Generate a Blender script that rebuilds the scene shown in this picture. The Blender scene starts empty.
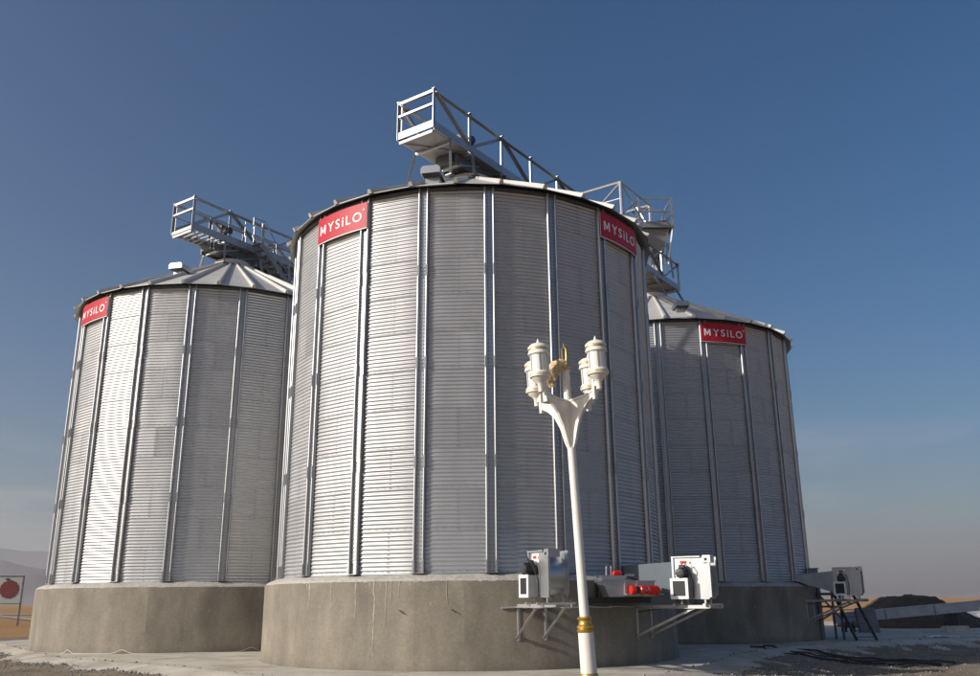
import bpy, math, random
from mathutils import Vector, Matrix, noise
R_ = math.radians
random.seed(7)
sc = bpy.context.scene
COL = sc.collection

# ------------------------------------------------------------------ camera, sky, sun, exposure
cam_d = bpy.data.cameras.new('camera')
cam = bpy.data.objects.new('camera', cam_d); COL.objects.link(cam)
cam_d.sensor_fit = 'HORIZONTAL'; cam_d.sensor_width = 36.0; cam_d.lens = 36.0 * 882.77 / 980.0
cam_d.clip_start = 0.1; cam_d.clip_end = 20000
cam.matrix_world = Matrix.Translation((0, 0, 1.6)) @ Matrix.Rotation(math.pi / 2 + .2885, 4, 'X') @ Matrix.Rotation(-.0078, 4, 'Z')
sc.camera = cam

SUN_EL, SUN_A = R_(22.0), R_(23.0)          # rays travel towards +X, turned SUN_A towards +Y
w = bpy.data.worlds.new('World'); sc.world = w; w.use_nodes = True
nt = w.node_tree; nt.nodes.clear()
sky = nt.nodes.new('ShaderNodeTexSky'); sky.sky_type = 'NISHITA'; sky.sun_disc = False
sky.sun_elevation = SUN_EL; sky.sun_rotation = R_(-113.0)
sky.altitude = 0; sky.air_density = 1.0; sky.dust_density = 2.6; sky.ozone_density = 3.0
# thin high cirrus, a faint veil low in the sky
tc = nt.nodes.new('ShaderNodeTexCoord')
mp = nt.nodes.new('ShaderNodeMapping'); mp.inputs['Scale'].default_value = (2.2, 2.2, 15); mp.inputs['Location'].default_value = (.6, 1.3, .4)
cn = nt.nodes.new('ShaderNodeTexNoise'); cn.inputs['Scale'].default_value = 1.6; cn.inputs['Detail'].default_value = 7; cn.inputs['Roughness'].default_value = .62
cr = nt.nodes.new('ShaderNodeValToRGB'); cr.color_ramp.elements[0].position = .47; cr.color_ramp.elements[1].position = .72
sx = nt.nodes.new('ShaderNodeSeparateXYZ')
band = nt.nodes.new('ShaderNodeValToRGB')
be = band.color_ramp.elements
be[0].position = .02; be[0].color = (0, 0, 0, 1); be[1].position = .075; be[1].color = (1, 1, 1, 1)
e = be.new(.13); e.color = (.75, .75, .75, 1); e = be.new(.2); e.color = (0, 0, 0, 1)
mul = nt.nodes.new('ShaderNodeMath'); mul.operation = 'MULTIPLY'
mu2 = nt.nodes.new('ShaderNodeMath'); mu2.operation = 'MULTIPLY'; mu2.inputs[1].default_value = .42
mixc = nt.nodes.new('ShaderNodeMixRGB'); mixc.inputs[2].default_value = (6.6, 6.1, 6.3, 1)
hs = nt.nodes.new('ShaderNodeHueSaturation'); hs.inputs['Hue'].default_value = .501; hs.inputs['Saturation'].default_value = 1.3; hs.inputs['Value'].default_value = 1.0
bg = nt.nodes.new('ShaderNodeBackground'); bg.inputs[1].default_value = .088
out = nt.nodes.new('ShaderNodeOutputWorld')
L_ = nt.links.new
L_(tc.outputs['Generated'], mp.inputs[0]); L_(mp.outputs[0], cn.inputs[0]); L_(cn.outputs[0], cr.inputs[0])
L_(tc.outputs['Generated'], sx.inputs[0]); L_(sx.outputs[2], band.inputs[0])
L_(cr.outputs[0], mul.inputs[0]); L_(band.outputs[0], mul.inputs[1]); L_(mul.outputs[0], mu2.inputs[0])
L_(mu2.outputs[0], mixc.inputs[0]); L_(sky.outputs[0], hs.inputs['Color']); L_(hs.outputs[0], mixc.inputs[1])
L_(mixc.outputs[0], bg.inputs[0]); L_(bg.outputs[0], out.inputs[0])

sun_d = bpy.data.lights.new('sun', 'SUN'); sun_d.energy = 4.8; sun_d.angle = R_(.53); sun_d.color = (1, .945, .86)
sun = bpy.data.objects.new('sun', sun_d); COL.objects.link(sun)
to_sun = Vector((-math.cos(SUN_A) * math.cos(SUN_EL), -math.sin(SUN_A) * math.cos(SUN_EL), math.sin(SUN_EL)))
sun.rotation_euler = to_sun.to_track_quat('Z', 'Y').to_euler(); sun.location = to_sun * 60

vs = sc.view_settings
vs.view_transform = 'Standard'; vs.look = 'None'; vs.exposure = 0.0; vs.gamma = 1.0; vs.use_curve_mapping = False
sc.cycles.max_bounces = 8; sc.cycles.volume_bounces = 1
try: sc.cycles.volume_step_rate = 4
except Exception: pass

# ------------------------------------------------------------------ materials
def mat(name, col, rough=.6, metal=0., var=.0, scale=3., stretch=(1, 1, 1), bump=0., bscale=40., objvar=0., detail=6, rvar=0., spec=.5):
    m = bpy.data.materials.new(name); m.use_nodes = True
    t = m.node_tree; b = t.nodes['Principled BSDF']
    b.inputs['Roughness'].default_value = rough; b.inputs['Metallic'].default_value = metal
    b.inputs['Specular IOR Level'].default_value = spec
    c = t.nodes.new('ShaderNodeTexCoord'); mpp = t.nodes.new('ShaderNodeMapping'); mpp.inputs['Scale'].default_value = stretch
    t.links.new(c.outputs['Object'], mpp.inputs[0])
    n = t.nodes.new('ShaderNodeTexNoise'); n.inputs['Scale'].default_value = scale; n.inputs['Detail'].default_value = detail; n.inputs['Roughness'].default_value = .65
    oi = t.nodes.new('ShaderNodeObjectInfo')
    ad = t.nodes.new('ShaderNodeVectorMath'); ad.operation = 'ADD'
    sc_ = t.nodes.new('ShaderNodeVectorMath'); sc_.operation = 'SCALE'; sc_.inputs['Scale'].default_value = 37.
    cb = t.nodes.new('ShaderNodeCombineXYZ')
    for i in range(3): t.links.new(oi.outputs['Random'], cb.inputs[i])
    t.links.new(cb.outputs[0], sc_.inputs[0]); t.links.new(mpp.outputs[0], ad.inputs[0])
    if objvar >= 0: t.links.new(sc_.outputs[0], ad.inputs[1])
    t.links.new(ad.outputs[0], n.inputs[0])
    mr = t.nodes.new('ShaderNodeMapRange'); mr.inputs[1].default_value = .25; mr.inputs[2].default_value = .75
    mr.inputs[3].default_value = 1 - var; mr.inputs[4].default_value = 1 + var
    t.links.new(n.outputs[0], mr.inputs[0])
    mo = t.nodes.new('ShaderNodeMapRange'); mo.inputs[3].default_value = 1 - abs(objvar); mo.inputs[4].default_value = 1 + abs(objvar)
    t.links.new(oi.outputs['Random'], mo.inputs[0])
    mm = t.nodes.new('ShaderNodeMath'); mm.operation = 'MULTIPLY'
    t.links.new(mr.outputs[0], mm.inputs[0]); t.links.new(mo.outputs[0], mm.inputs[1])
    sv = t.nodes.new('ShaderNodeVectorMath'); sv.operation = 'SCALE'; sv.inputs[0].default_value = col[:3]
    t.links.new(mm.outputs[0], sv.inputs['Scale']); t.links.new(sv.outputs[0], b.inputs['Base Color'])
    if rvar:
        rr = t.nodes.new('ShaderNodeMapRange'); rr.inputs[1].default_value = .3; rr.inputs[2].default_value = .7
        rr.inputs[3].default_value = rough - rvar; rr.inputs[4].default_value = rough + rvar
        t.links.new(n.outputs[0], rr.inputs[0]); t.links.new(rr.outputs[0], b.inputs['Roughness'])
    if bump:
        bn = t.nodes.new('ShaderNodeTexNoise'); bn.inputs['Scale'].default_value = bscale; bn.inputs['Detail'].default_value = 5
        t.links.new(ad.outputs[0], bn.inputs[0])
        bp = t.nodes.new('ShaderNodeBump'); bp.inputs['Strength'].default_value = 1.; bp.inputs['Distance'].default_value = bump
        t.links.new(bn.outputs[0], bp.inputs['Height']); t.links.new(bp.outputs[0], b.inputs['Normal'])
    return m

def node(t, kind, **kw):
    n = t.nodes.new(kind)
    for k, v in kw.items(): setattr(n, k, v)
    return n

def concrete_mat():
    m = mat('cast concrete', (.225, .196, .152), .85, 0, .26, 1.1, (1, 1, .6), .004, 55, -.001)
    t = m.node_tree; b = t.nodes['Principled BSDF']; c = t.nodes['Texture Coordinate'] if 'Texture Coordinate' in t.nodes else None
    c = [n for n in t.nodes if n.type == 'TEX_COORD'][0]
    base = b.inputs['Base Color'].links[0].from_socket
    sep = node(t, 'ShaderNodeSeparateXYZ'); t.links.new(c.outputs['Object'], sep.inputs[0])
    # vertical form-board tone bands and pale lime runs that start at the top edge
    at = node(t, 'ShaderNodeMath', operation='ARCTAN2'); t.links.new(sep.outputs[0], at.inputs[0]); t.links.new(sep.outputs[1], at.inputs[1])
    cb = node(t, 'ShaderNodeCombineXYZ'); t.links.new(at.outputs[0], cb.inputs[0])
    zz = node(t, 'ShaderNodeMath', operation='MULTIPLY'); zz.inputs[1].default_value = .06; t.links.new(sep.outputs[2], zz.inputs[0]); t.links.new(zz.outputs[0], cb.inputs[1])
    n1 = node(t, 'ShaderNodeTexNoise'); n1.inputs['Scale'].default_value = 80; n1.inputs['Detail'].default_value = 3; t.links.new(cb.outputs[0], n1.inputs[0])
    r1 = node(t, 'ShaderNodeMapRange'); r1.inputs[1].default_value = .66; r1.inputs[2].default_value = .74; t.links.new(n1.outputs[0], r1.inputs[0])
    zr = node(t, 'ShaderNodeMapRange'); zr.inputs[1].default_value = .5; zr.inputs[2].default_value = 2.1; t.links.new(sep.outputs[2], zr.inputs[0])
    ml = node(t, 'ShaderNodeMath', operation='MULTIPLY'); t.links.new(r1.outputs[0], ml.inputs[0]); t.links.new(zr.outputs[0], ml.inputs[1])
    m3 = node(t, 'ShaderNodeMath', operation='MULTIPLY'); m3.inputs[1].default_value = .75; t.links.new(ml.outputs[0], m3.inputs[0])
    n2 = node(t, 'ShaderNodeTexNoise'); n2.inputs['Scale'].default_value = 7; n2.inputs['Detail'].default_value = 2; t.links.new(cb.outputs[0], n2.inputs[0])
    r2 = node(t, 'ShaderNodeMapRange'); r2.inputs[1].default_value = .3; r2.inputs[2].default_value = .7; r2.inputs[3].default_value = .74; r2.inputs[4].default_value = 1.2; t.links.new(n2.outputs[0], r2.inputs[0])
    n3 = node(t, 'ShaderNodeTexNoise'); n3.inputs['Scale'].default_value = 16; n3.inputs['Detail'].default_value = 8; n3.inputs['Roughness'].default_value = .75; t.links.new(c.outputs['Object'], n3.inputs[0])
    r3 = node(t, 'ShaderNodeMapRange'); r3.inputs[1].default_value = .3; r3.inputs[2].default_value = .7; r3.inputs[3].default_value = .8; r3.inputs[4].default_value = 1.2; t.links.new(n3.outputs[0], r3.inputs[0])
    # casting lifts: faint level lines and a ragged darker tone near the ground
    wv = node(t, 'ShaderNodeTexNoise'); wv.inputs['Scale'].default_value = 1.7; wv.inputs['Detail'].default_value = 6; t.links.new(c.outputs['Object'], wv.inputs[0])
    wz = node(t, 'ShaderNodeMath', operation='MULTIPLY_ADD'); wz.inputs[1].default_value = .5; t.links.new(wv.outputs[0], wz.inputs[0]); t.links.new(sep.outputs[2], wz.inputs[2])
    lv = node(t, 'ShaderNodeValToRGB'); t.links.new(wz.outputs[0], lv.inputs[0])
    le = lv.color_ramp.elements; le[0].position = .22; le[0].color = (.78, .78, .78, 1); le[1].position = .5; le[1].color = (1, 1, 1, 1)
    # shuttering boards: each pour panel has its own tone
    qa = node(t, 'ShaderNodeMath', operation='MULTIPLY'); qa.inputs[1].default_value = 5.1; t.links.new(at.outputs[0], qa.inputs[0])
    qf = node(t, 'ShaderNodeMath', operation='FLOOR'); t.links.new(qa.outputs[0], qf.inputs[0])
    oi2 = node(t, 'ShaderNodeObjectInfo'); qo = node(t, 'ShaderNodeMath', operation='MULTIPLY_ADD'); qo.inputs[1].default_value = 91.; t.links.new(oi2.outputs['Random'], qo.inputs[0]); t.links.new(qf.outputs[0], qo.inputs[2])
    wn = node(t, 'ShaderNodeTexWhiteNoise', noise_dimensions='1D'); t.links.new(qo.outputs[0], wn.inputs['W'])
    r4 = node(t, 'ShaderNodeMapRange'); r4.inputs[3].default_value = .88; r4.inputs[4].default_value = 1.1; t.links.new(wn.outputs[0], r4.inputs[0])
    m7 = node(t, 'ShaderNodeMath', operation='MULTIPLY'); t.links.new(r4.outputs[0], m7.inputs[0]); t.links.new(r2.outputs[0], m7.inputs[1]); r2 = m7
    m5 = node(t, 'ShaderNodeMath', operation='MULTIPLY'); t.links.new(r2.outputs[0], m5.inputs[0]); t.links.new(r3.outputs[0], m5.inputs[1])
    m6 = node(t, 'ShaderNodeMath', operation='MULTIPLY'); t.links.new(m5.outputs[0], m6.inputs[0]); t.links.new(lv.outputs[0], m6.inputs[1])
    s = node(t, 'ShaderNodeVectorMath', operation='SCALE'); t.links.new(base, s.inputs[0]); t.links.new(m6.outputs[0], s.inputs['Scale'])
    mx = node(t, 'ShaderNodeMixRGB'); mx.inputs[2].default_value = (.40, .365, .31, 1)
    t.links.new(m3.outputs[0], mx.inputs[0]); t.links.new(s.outputs[0], mx.inputs[1]); t.links.new(mx.outputs[0], b.inputs['Base Color'])
    return m

def ground_mat():
    m = bpy.data.materials.new('dry soil'); m.use_nodes = True
    t = m.node_tree; b = t.nodes['Principled BSDF']; b.inputs['Roughness'].default_value = .95; b.inputs['Specular IOR Level'].default_value = .1
    c = node(t, 'ShaderNodeTexCoord'); sep = node(t, 'ShaderNodeSeparateXYZ'); t.links.new(c.outputs['Object'], sep.inputs[0])
    ln = node(t, 'ShaderNodeVectorMath', operation='DISTANCE'); ln.inputs[1].default_value = (2, 22, 0); t.links.new(c.outputs['Object'], ln.inputs[0])
    nz = node(t, 'ShaderNodeTexNoise'); nz.inputs['Scale'].default_value = .12; nz.inputs['Detail'].default_value = 5; t.links.new(c.outputs['Object'], nz.inputs[0])
    off = node(t, 'ShaderNodeMath', operation='MULTIPLY_ADD'); off.inputs[1].default_value = 24; t.links.new(nz.outputs[0], off.inputs[0]); t.links.new(ln.outputs[1], off.inputs[2])
    far = node(t, 'ShaderNodeMapRange'); far.inputs[1].default_value = 46; far.inputs[2].default_value = 56; t.links.new(off.outputs[0], far.inputs[0])
    n1 = node(t, 'ShaderNodeTexNoise'); n1.inputs['Scale'].default_value = 1.3; n1.inputs['Detail'].default_value = 9; n1.inputs['Roughness'].default_value = .7; t.links.new(c.outputs['Object'], n1.inputs[0])
    near = node(t, 'ShaderNodeValToRGB'); t.links.new(n1.outputs[0], near.inputs[0])
    near.color_ramp.elements[0].position = .3; near.color_ramp.elements[0].color = (.17, .135, .1, 1)
    near.color_ramp.elements[1].position = .7; near.color_ramp.elements[1].color = (.36, .29, .21, 1)
    n2 = node(t, 'ShaderNodeTexNoise'); n2.inputs['Scale'].default_value = .02; n2.inputs['Detail'].default_value = 8; n2.inputs['Roughness'].default_value = .7; t.links.new(c.outputs['Object'], n2.inputs[0])
    fr = node(t, 'ShaderNodeValToRGB'); t.links.new(n2.outputs[0], fr.inputs[0])
    fr.color_ramp.elements[0].position = .3; fr.color_ramp.elements[0].color = (.36, .19, .075, 1)
    fr.color_ramp.elements[1].position = .7; fr.color_ramp.elements[1].color = (.5, .29, .13, 1)
    mx = node(t, 'ShaderNodeMixRGB'); t.links.new(far.outputs[0], mx.inputs[0]); t.links.new(near.outputs[0], mx.inputs[1]); t.links.new(fr.outputs[0], mx.inputs[2])
    t.links.new(mx.outputs[0], b.inputs['Base Color'])
    bn = node(t, 'ShaderNodeTexNoise'); bn.inputs['Scale'].default_value = 9; bn.inputs['Detail'].default_value = 8; bn.inputs['Roughness'].default_value = .7; t.links.new(c.outputs['Object'], bn.inputs[0])
    bp = node(t, 'ShaderNodeBump'); bp.inputs['Distance'].default_value = .05; t.links.new(bn.outputs[0], bp.inputs['Height']); t.links.new(bp.outputs[0], b.inputs['Normal'])
    return m

M = {
 'sheet': mat('galvanised corrugated sheet', (.50, .504, .512), .46, .76, .07, .9, (1, 1, .35), .003, 1.6, .022, 5, .07),
 'stiff': mat('galvanised stiffener steel', (.42, .425, .435), .42, .9, .10, 2., (1, 1, .2), 0, 40, .06),
 'bolt': mat('dark bolt steel', (.24, .24, .25), .5, 1.),
 'roof': mat('galvanised roof sheet', (.55, .53, .50), .6, .15, .12, 1.2, (1, 1, 1), 0, 40, .05),
 'lip': mat('dark lip and hood underside', (.035, .035, .037), .7),  # near-black for the eave lip and the vent hood underside
 'steel': mat('galvanised truss steel', (.40, .41, .42), .45, .85, .12, 4., (1, 1, 1), 0, 40, .08),
 'darksteel': mat('weathered conveyor steel', (.12, .125, .13), .55, .6, .2, 3., (1, 1, 1), 0, 40, .08),
 'plate': mat('galvanised deck plate', (.28, .28, .275), .5, .6, .15, 5.),
 'concrete': concrete_mat(),
 'mortar': mat('rough mortar', (.47, .435, .385), .95, 0, .35, 11., (1, 1, 1), .02, 45),
 'apron': mat('apron concrete', (.54, .49, .405), .9, 0, .28, .9, (1, 1, 1), .008, 20, -.001, 12),
 'ground': ground_mat(),
 'stone': mat('grey gravel', (.27, .25, .22), .9, 0, .35, 5., (1, 1, 1), 0, 40, -.001),
 'red': mat('sign red enamel', (.47, .012, .028), .5, 0, .12, 2.5, spec=.3),
 'white': mat('white lettering', (.82, .82, .82), .5),
 'signedge': mat('white sign edge', (.75, .75, .75), .5),
 'cream': mat('white lamp paint', (.80, .765, .69), .5, 0, .10, 6., (1, 1, .4)),
 'glass': mat('opal lantern glass', (.82, .78, .72), .25, 0, .05, 12.),
 'gold': mat('gold paint', (.62, .40, .10), .36, .75, .2, 14.),
 'palegold': mat('worn gold paint', (.66, .57, .38), .5, .2, .3, 30.),
 'gilt': mat('peeling gilt', (.58, .43, .26), .7, .1, .35, 16., (1, 1, 1), .01, 40),
 'fanwhite': mat('fan sheet metal', (.46, .47, .48), .46, .9, .10, 4.),
 'scroll': mat('polished scroll sheet', (.5, .52, .54), .38, 1., .05, 4.),
 'duct': mat('shade toned duct steel', (.10, .12, .145), .6, .3, .1, 3.),  # shade and dark reflection on the steel duct put into its colour
 'black': mat('black rubber', (.02, .02, .021), .6),
 'motor': mat('dark motor casting', (.045, .046, .05), .5, .3, .2, 20.),
 'motorred': mat('red motor enamel', (.62, .02, .012), .35, 0, .1, 8.),
 'angle': mat('bracket steel', (.46, .455, .44), .5, .5, .15, 5.),
 'pile': mat('dark heaped soil', (.07, .05, .034), .95, 0, .4, 1.4, (1, 1, 1), .12, 3.5),
 'hill': mat('bare hill soil', (.17, .155, .15), .95, 0, .3, .004, (1, 1, 1), 0, 40, -.001),
 'shed': mat('grey shed cladding', (.25, .255, .26), .7, 0, .1, .5),
 'panel': mat('pale painted board', (.34, .35, .35), .7, 0, .08, 1.),
 'disc': mat('dark red disc paint', (.13, .008, .012), .6, 0, .25, 3.),
 'road': mat('dusty road', (.36, .33, .30), .95, 0, .15, .3),
 'lime': mat('lime deposit', (.34, .31, .258), .9, 0, .35, 14.),
 'chalk': mat('pale lime heap', (.80, .77, .72), .9, 0, .08, 2.),
 'pipe': mat('pale galvanised trough', (.42, .44, .45), .6, .3, .2, 2.),
 'timber': mat('grey weathered sheet', (.22, .23, .24), .7, .3, .25, 2.),
}

# blown soil lying on the apron in patches
_t = M['apron'].node_tree; _b = _t.nodes['Principled BSDF']; _c = [n for n in _t.nodes if n.type == 'TEX_COORD'][0]
_n = node(_t, 'ShaderNodeTexNoise'); _n.inputs['Scale'].default_value = .55; _n.inputs['Detail'].default_value = 9; _n.inputs['Roughness'].default_value = .7; _t.links.new(_c.outputs['Object'], _n.inputs[0])
_r = node(_t, 'ShaderNodeMapRange'); _r.inputs[1].default_value = .48; _r.inputs[2].default_value = .66; _r.inputs[4].default_value = .7; _t.links.new(_n.outputs[0], _r.inputs[0])
_m = node(_t, 'ShaderNodeMixRGB'); _m.inputs[2].default_value = (.30, .235, .165, 1); _src = _b.inputs['Base Color'].links[0].from_socket
_t.links.new(_r.outputs[0], _m.inputs[0]); _t.links.new(_src, _m.inputs[1]); _t.links.new(_m.outputs[0], _b.inputs['Base Color'])

# ------------------------------------------------------------------ mesh builder
class MB:
    def __init__(s): s.v, s.f, s.m = [], [], []
    def add(s, vs, fs, mi=0):
        o = len(s.v); s.v += [tuple(v) for v in vs]; s.f += [tuple(i + o for i in f) for f in fs]; s.m += [mi] * len(fs); return s
    def box(s, c, d, mi=0, rot=None):
        hx, hy, hz = d[0] / 2, d[1] / 2, d[2] / 2; c = Vector(c)
        vs = [Vector((x, y, z)) for z in (-hz, hz) for y in (-hy, hy) for x in (-hx, hx)]
        if rot is not None: vs = [rot @ v for v in vs]
        return s.add([c + v for v in vs], [(0, 2, 3, 1), (4, 5, 7, 6), (0, 1, 5, 4), (2, 6, 7, 3), (0, 4, 6, 2), (1, 3, 7, 5)], mi)
    def beam(s, a, b, wd, hg, mi=0, up=(0, 0, 1)):
        a, b = Vector(a), Vector(b); d = (b - a); l = d.length; d.normalize()
        u = Vector(up); r = d.cross(u)
        if r.length < 1e-4: r = d.cross(Vector((1, 0, 0)))
        r.normalize(); u = r.cross(d)
        mtx = Matrix((r, d, u)).transposed()
        return s.box((a + b) / 2, (wd, l, hg), mi, mtx)
    def angle(s, a, b, wd, th=.008, up=(0, 0, 1), mi=0):   # L section: two thin legs
        a, b = Vector(a), Vector(b); d = (b - a).normalized(); r = d.cross(Vector(up))
        if r.length < 1e-4: r = d.cross(Vector((1, 0, 0)))
        r.normalize(); u = r.cross(d)
        s.beam(a + u * wd / 2, b + u * wd / 2, th, wd, mi, up)
        return s.beam(a + r * (wd / 2 + th / 2), b + r * (wd / 2 + th / 2), wd, th, mi, up)
    def tube(s, pts, r, n=8, mi=0, caps=True):
        pts = [Vector(p) for p in pts]; k = len(pts); rs = r if isinstance(r, (list, tuple)) else [r] * k
        vs = []
        ref = None
        for i, p in enumerate(pts):
            d = (pts[min(i + 1, k - 1)] - pts[max(i - 1, 0)]).normalized()
            if ref is None: ref = d.orthogonal().normalized()
            ref = (ref - d * ref.dot(d)).normalized(); q = d.cross(ref)
            for j in range(n):
                a = 2 * math.pi * j / n; vs.append(p + (ref * math.cos(a) + q * math.sin(a)) * rs[i])
        fs = [(i * n + j, i * n + (j + 1) % n, (i + 1) * n + (j + 1) % n, (i + 1) * n + j) for i in range(k - 1) for j in range(n)]
        if caps: fs += [tuple(range(n))[::-1], tuple((k - 1) * n + j for j in range(n))]
        return s.add(vs, fs, mi)
    def lathe(s, prof, n=24, c=(0, 0, 0), mi=0, axis=None):
        vs = []; c = Vector(c)
        for r, z in prof:
            for j in range(n):
                a = 2 * math.pi * j / n; v = Vector((r * math.cos(a), r * math.sin(a), z))
                if axis is not None: v = axis @ v
                vs.append(c + v)
        k = len(prof)
        fs = [(i * n + j, i * n + (j + 1) % n, (i + 1) * n + (j + 1) % n, (i + 1) * n + j) for i in range(k - 1) for j in range(n)]
        if prof[0][0] > 1e-6: fs.append(tuple(range(n))[::-1])
        if prof[-1][0] > 1e-6: fs.append(tuple((k - 1) * n + j for j in range(n)))
        return s.add(vs, fs, mi)
    def prism(s, poly, y0, y1, mi=0):       # poly in xz, extruded along y
        n = len(poly)
        vs = [(x, y0, z) for x, z in poly] + [(x, y1, z) for x, z in poly]
        return s.add(vs, [tuple(range(n)), tuple(range(2 * n - 1, n - 1, -1))] + [(i, i + n, (i + 1) % n + n, (i + 1) % n) for i in range(n)], mi)
    def mesh(s, name, mats, smooth=False):
        me = bpy.data.meshes.new(name); me.from_pydata(s.v, [], s.f)
        for m in (mats if isinstance(mats, (list, tuple)) else [mats]): me.materials.append(M[m])
        me.polygons.foreach_set('material_index', s.m)
        if smooth: me.polygons.foreach_set('use_smooth', [True] * len(me.polygons))
        me.update()
        return me
    def build(s, name, mats, parent=None, smooth=False, loc=(0, 0, 0), rz=0.):
        return place(name, s.mesh(name, mats, smooth), parent, loc, rz)

def fix_normals(me):
    import bmesh
    b = bmesh.new(); b.from_mesh(me); bmesh.ops.recalc_face_normals(b, faces=b.faces); b.to_mesh(me); b.free()

def place(name, me, parent=None, loc=(0, 0, 0), rz=0.):
    o = bpy.data.objects.new(name, me); COL.objects.link(o); o.location = loc; o.rotation_euler = (0, 0, rz)
    if parent is not None: o.parent = parent
    return o
def tag(o, label=None, cat=None, group=None, kind=None):
    for k, v in (('label', label), ('category', cat), ('group', group), ('kind', kind)):
        if v: o[k] = v
    return o
def empty(name, loc, rz=0., label=None, cat=None, group=None):
    o = bpy.data.objects.new(name, None); COL.objects.link(o); o.location = loc; o.rotation_euler = (0, 0, rz)
    o.empty_display_size = .2
    return tag(o, label, cat, group)
def sharp(me, deg=35):
    me.polygons.foreach_set('use_smooth', [True] * len(me.polygons))
    try: me.set_sharp_from_angle(angle=R_(deg))
    except Exception: pass
    return me

# ------------------------------------------------------------------ the setting
C, L, R = Vector((-.652, 28.23)), Vector((-11.45, 36.80)), Vector((7.77, 40.02))
PH = {'C': -.2013, 'L': .070, 'R': .775}
KZ = {'C': 1., 'L': 1.022, 'R': .985}        # the three silos differ a little in height
D = Vector((.5745, .8185)).normalized(); N = Vector((D.y, -D.x))
STEP = 2 * math.pi / 20
Z0, Z1 = 2.24, 12.66
RW, RST, RC = 5.775, 5.875, 6.157

APRON = [(-15, 52), (-21.5, 44.0), (-22.3, 41.6), (-17.5, 34.6), (-13.4, 28.9), (-8.1, 24.5), (-6.1, 22.2), (-3.7, 19.8), (-1, 18.9), (1.6, 19.0), (3.6, 20.6), (5.4, 23.6), (7.2, 27.8), (9.7, 31.4), (12.8, 34.2), (17, 36.6), (30, 42), (34, 62), (0, 72)]
def in_apron_dist(x, y):       # signed: positive inside
    inside = False; best = 1e9; n = len(APRON)
    for i in range(n):
        x1, y1 = APRON[i]; x2, y2 = APRON[(i + 1) % n]
        if (y1 > y) != (y2 > y) and x < (x2 - x1) * (y - y1) / (y2 - y1) + x1: inside = not inside
        dx, dy = x2 - x1, y2 - y1; t = max(0, min(1, ((x - x1) * dx + (y - y1) * dy) / (dx * dx + dy * dy)))
        best = min(best, math.hypot(x - x1 - t * dx, y - y1 - t * dy))
    return best if inside else -best
def sstep(a, b, x):
    t = max(0., min(1., (x - a) / (b - a))); return t * t * (3 - 2 * t)
def ground_z(x, y):
    if y < 8 or y > 70 or abs(x) > 60: return -.06 + .05 * noise.noise((x * .05, y * .05, 0)) * (1 if abs(x) < 500 and abs(y) < 500 else 0)
    d = -in_apron_dist(x, y)
    if d < -.6: return -.12
    z = -.15
    z -= .2 * sstep(3.5, 7.0, x) * sstep(.4, 3.5, d)
    z += .06 * noise.noise((x * .6, y * .6, 3)) + .05 * noise.noise((x * 2.1, y * 2.1, 5)) * sstep(0, .5, d)
    z += .05 * math.exp(-((d - .9) / .5) ** 2) * (.6 + .8 * noise.noise((x * .9, y * .9, 9)))
    z += .02 * noise.noise((x * 6, y * 6, 1))
    return z - .12 * (1 - sstep(-.6, .15, d))
def build_ground():
    def axis(lo, hi, st, far):
        a = [lo + i * st for i in range(int((hi - lo) / st) + 1)]
        g, v = st, lo
        pre = []
        while v > -far: g *= 1.35; v -= g; pre.append(max(v, -far))
        post, g, v = [], st, hi
        while v < far: g *= 1.35; v += g; post.append(min(v, far))
        return pre[::-1] + a + post
    xs, ys = axis(-24, 30, .22, 4200), axis(16, 44, .22, 4200)
    vs = [(x, y, ground_z(x, y)) for y in ys for x in xs]
    nx = len(xs)
    fs = [(j * nx + i, j * nx + i + 1, (j + 1) * nx + i + 1, (j + 1) * nx + i) for j in range(len(ys) - 1) for i in range(nx - 1)]
    b = MB(); b.add(vs, fs)
    return tag(b.build('ground', 'ground', None, True), kind='structure')
build_ground()
# concrete apron with a ragged poured edge
edge = []
for i in range(len(APRON)):
    p, q = Vector(APRON[i]), Vector(APRON[(i + 1) % len(APRON)]); k = max(2, int((q - p).length / .35))
    for j in range(k):
        v = p.lerp(q, j / k); a = noise.noise((v.x * .8, v.y * .8, 0)); c_ = noise.noise((v.x * 2.5, v.y * 2.5, 4))
        edge.append((v.x + .28 * a + .08 * c_, v.y + .28 * noise.noise((v.x * .8, v.y * .8, 7)) + .08 * c_))
b = MB(); n_ = len(edge)
def outward(i, d):
    p0, p1 = Vector(edge[i - 3]), Vector(edge[(i + 3) % n_]); t = (p1 - p0).normalized(); return (edge[i][0] + t.y * d, edge[i][1] - t.x * d)
ed1 = [outward(i, .18 + .12 * noise.noise((edge[i][0] * 1.7, edge[i][1] * 1.7, 2))) for i in range(n_)]
ed2 = [outward(i, 2.0 + .5 * noise.noise((edge[i][0] * 1.1, edge[i][1] * 1.1, 6))) for i in range(n_)]
b.add([(x, y, 0) for x, y in edge] + [(x, y, -.012) for x, y in ed1] + [(x, y, -.30) for x, y in ed2], [tuple(range(n_))] + [(i + k * n_, i + n_ + k * n_, (i + 1) % n_ + n_ + k * n_, (i + 1) % n_ + k * n_) for k in (0, 1) for i in range(n_)])
tag(b.build('concrete_pavement', 'apron'), kind='structure')
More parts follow.
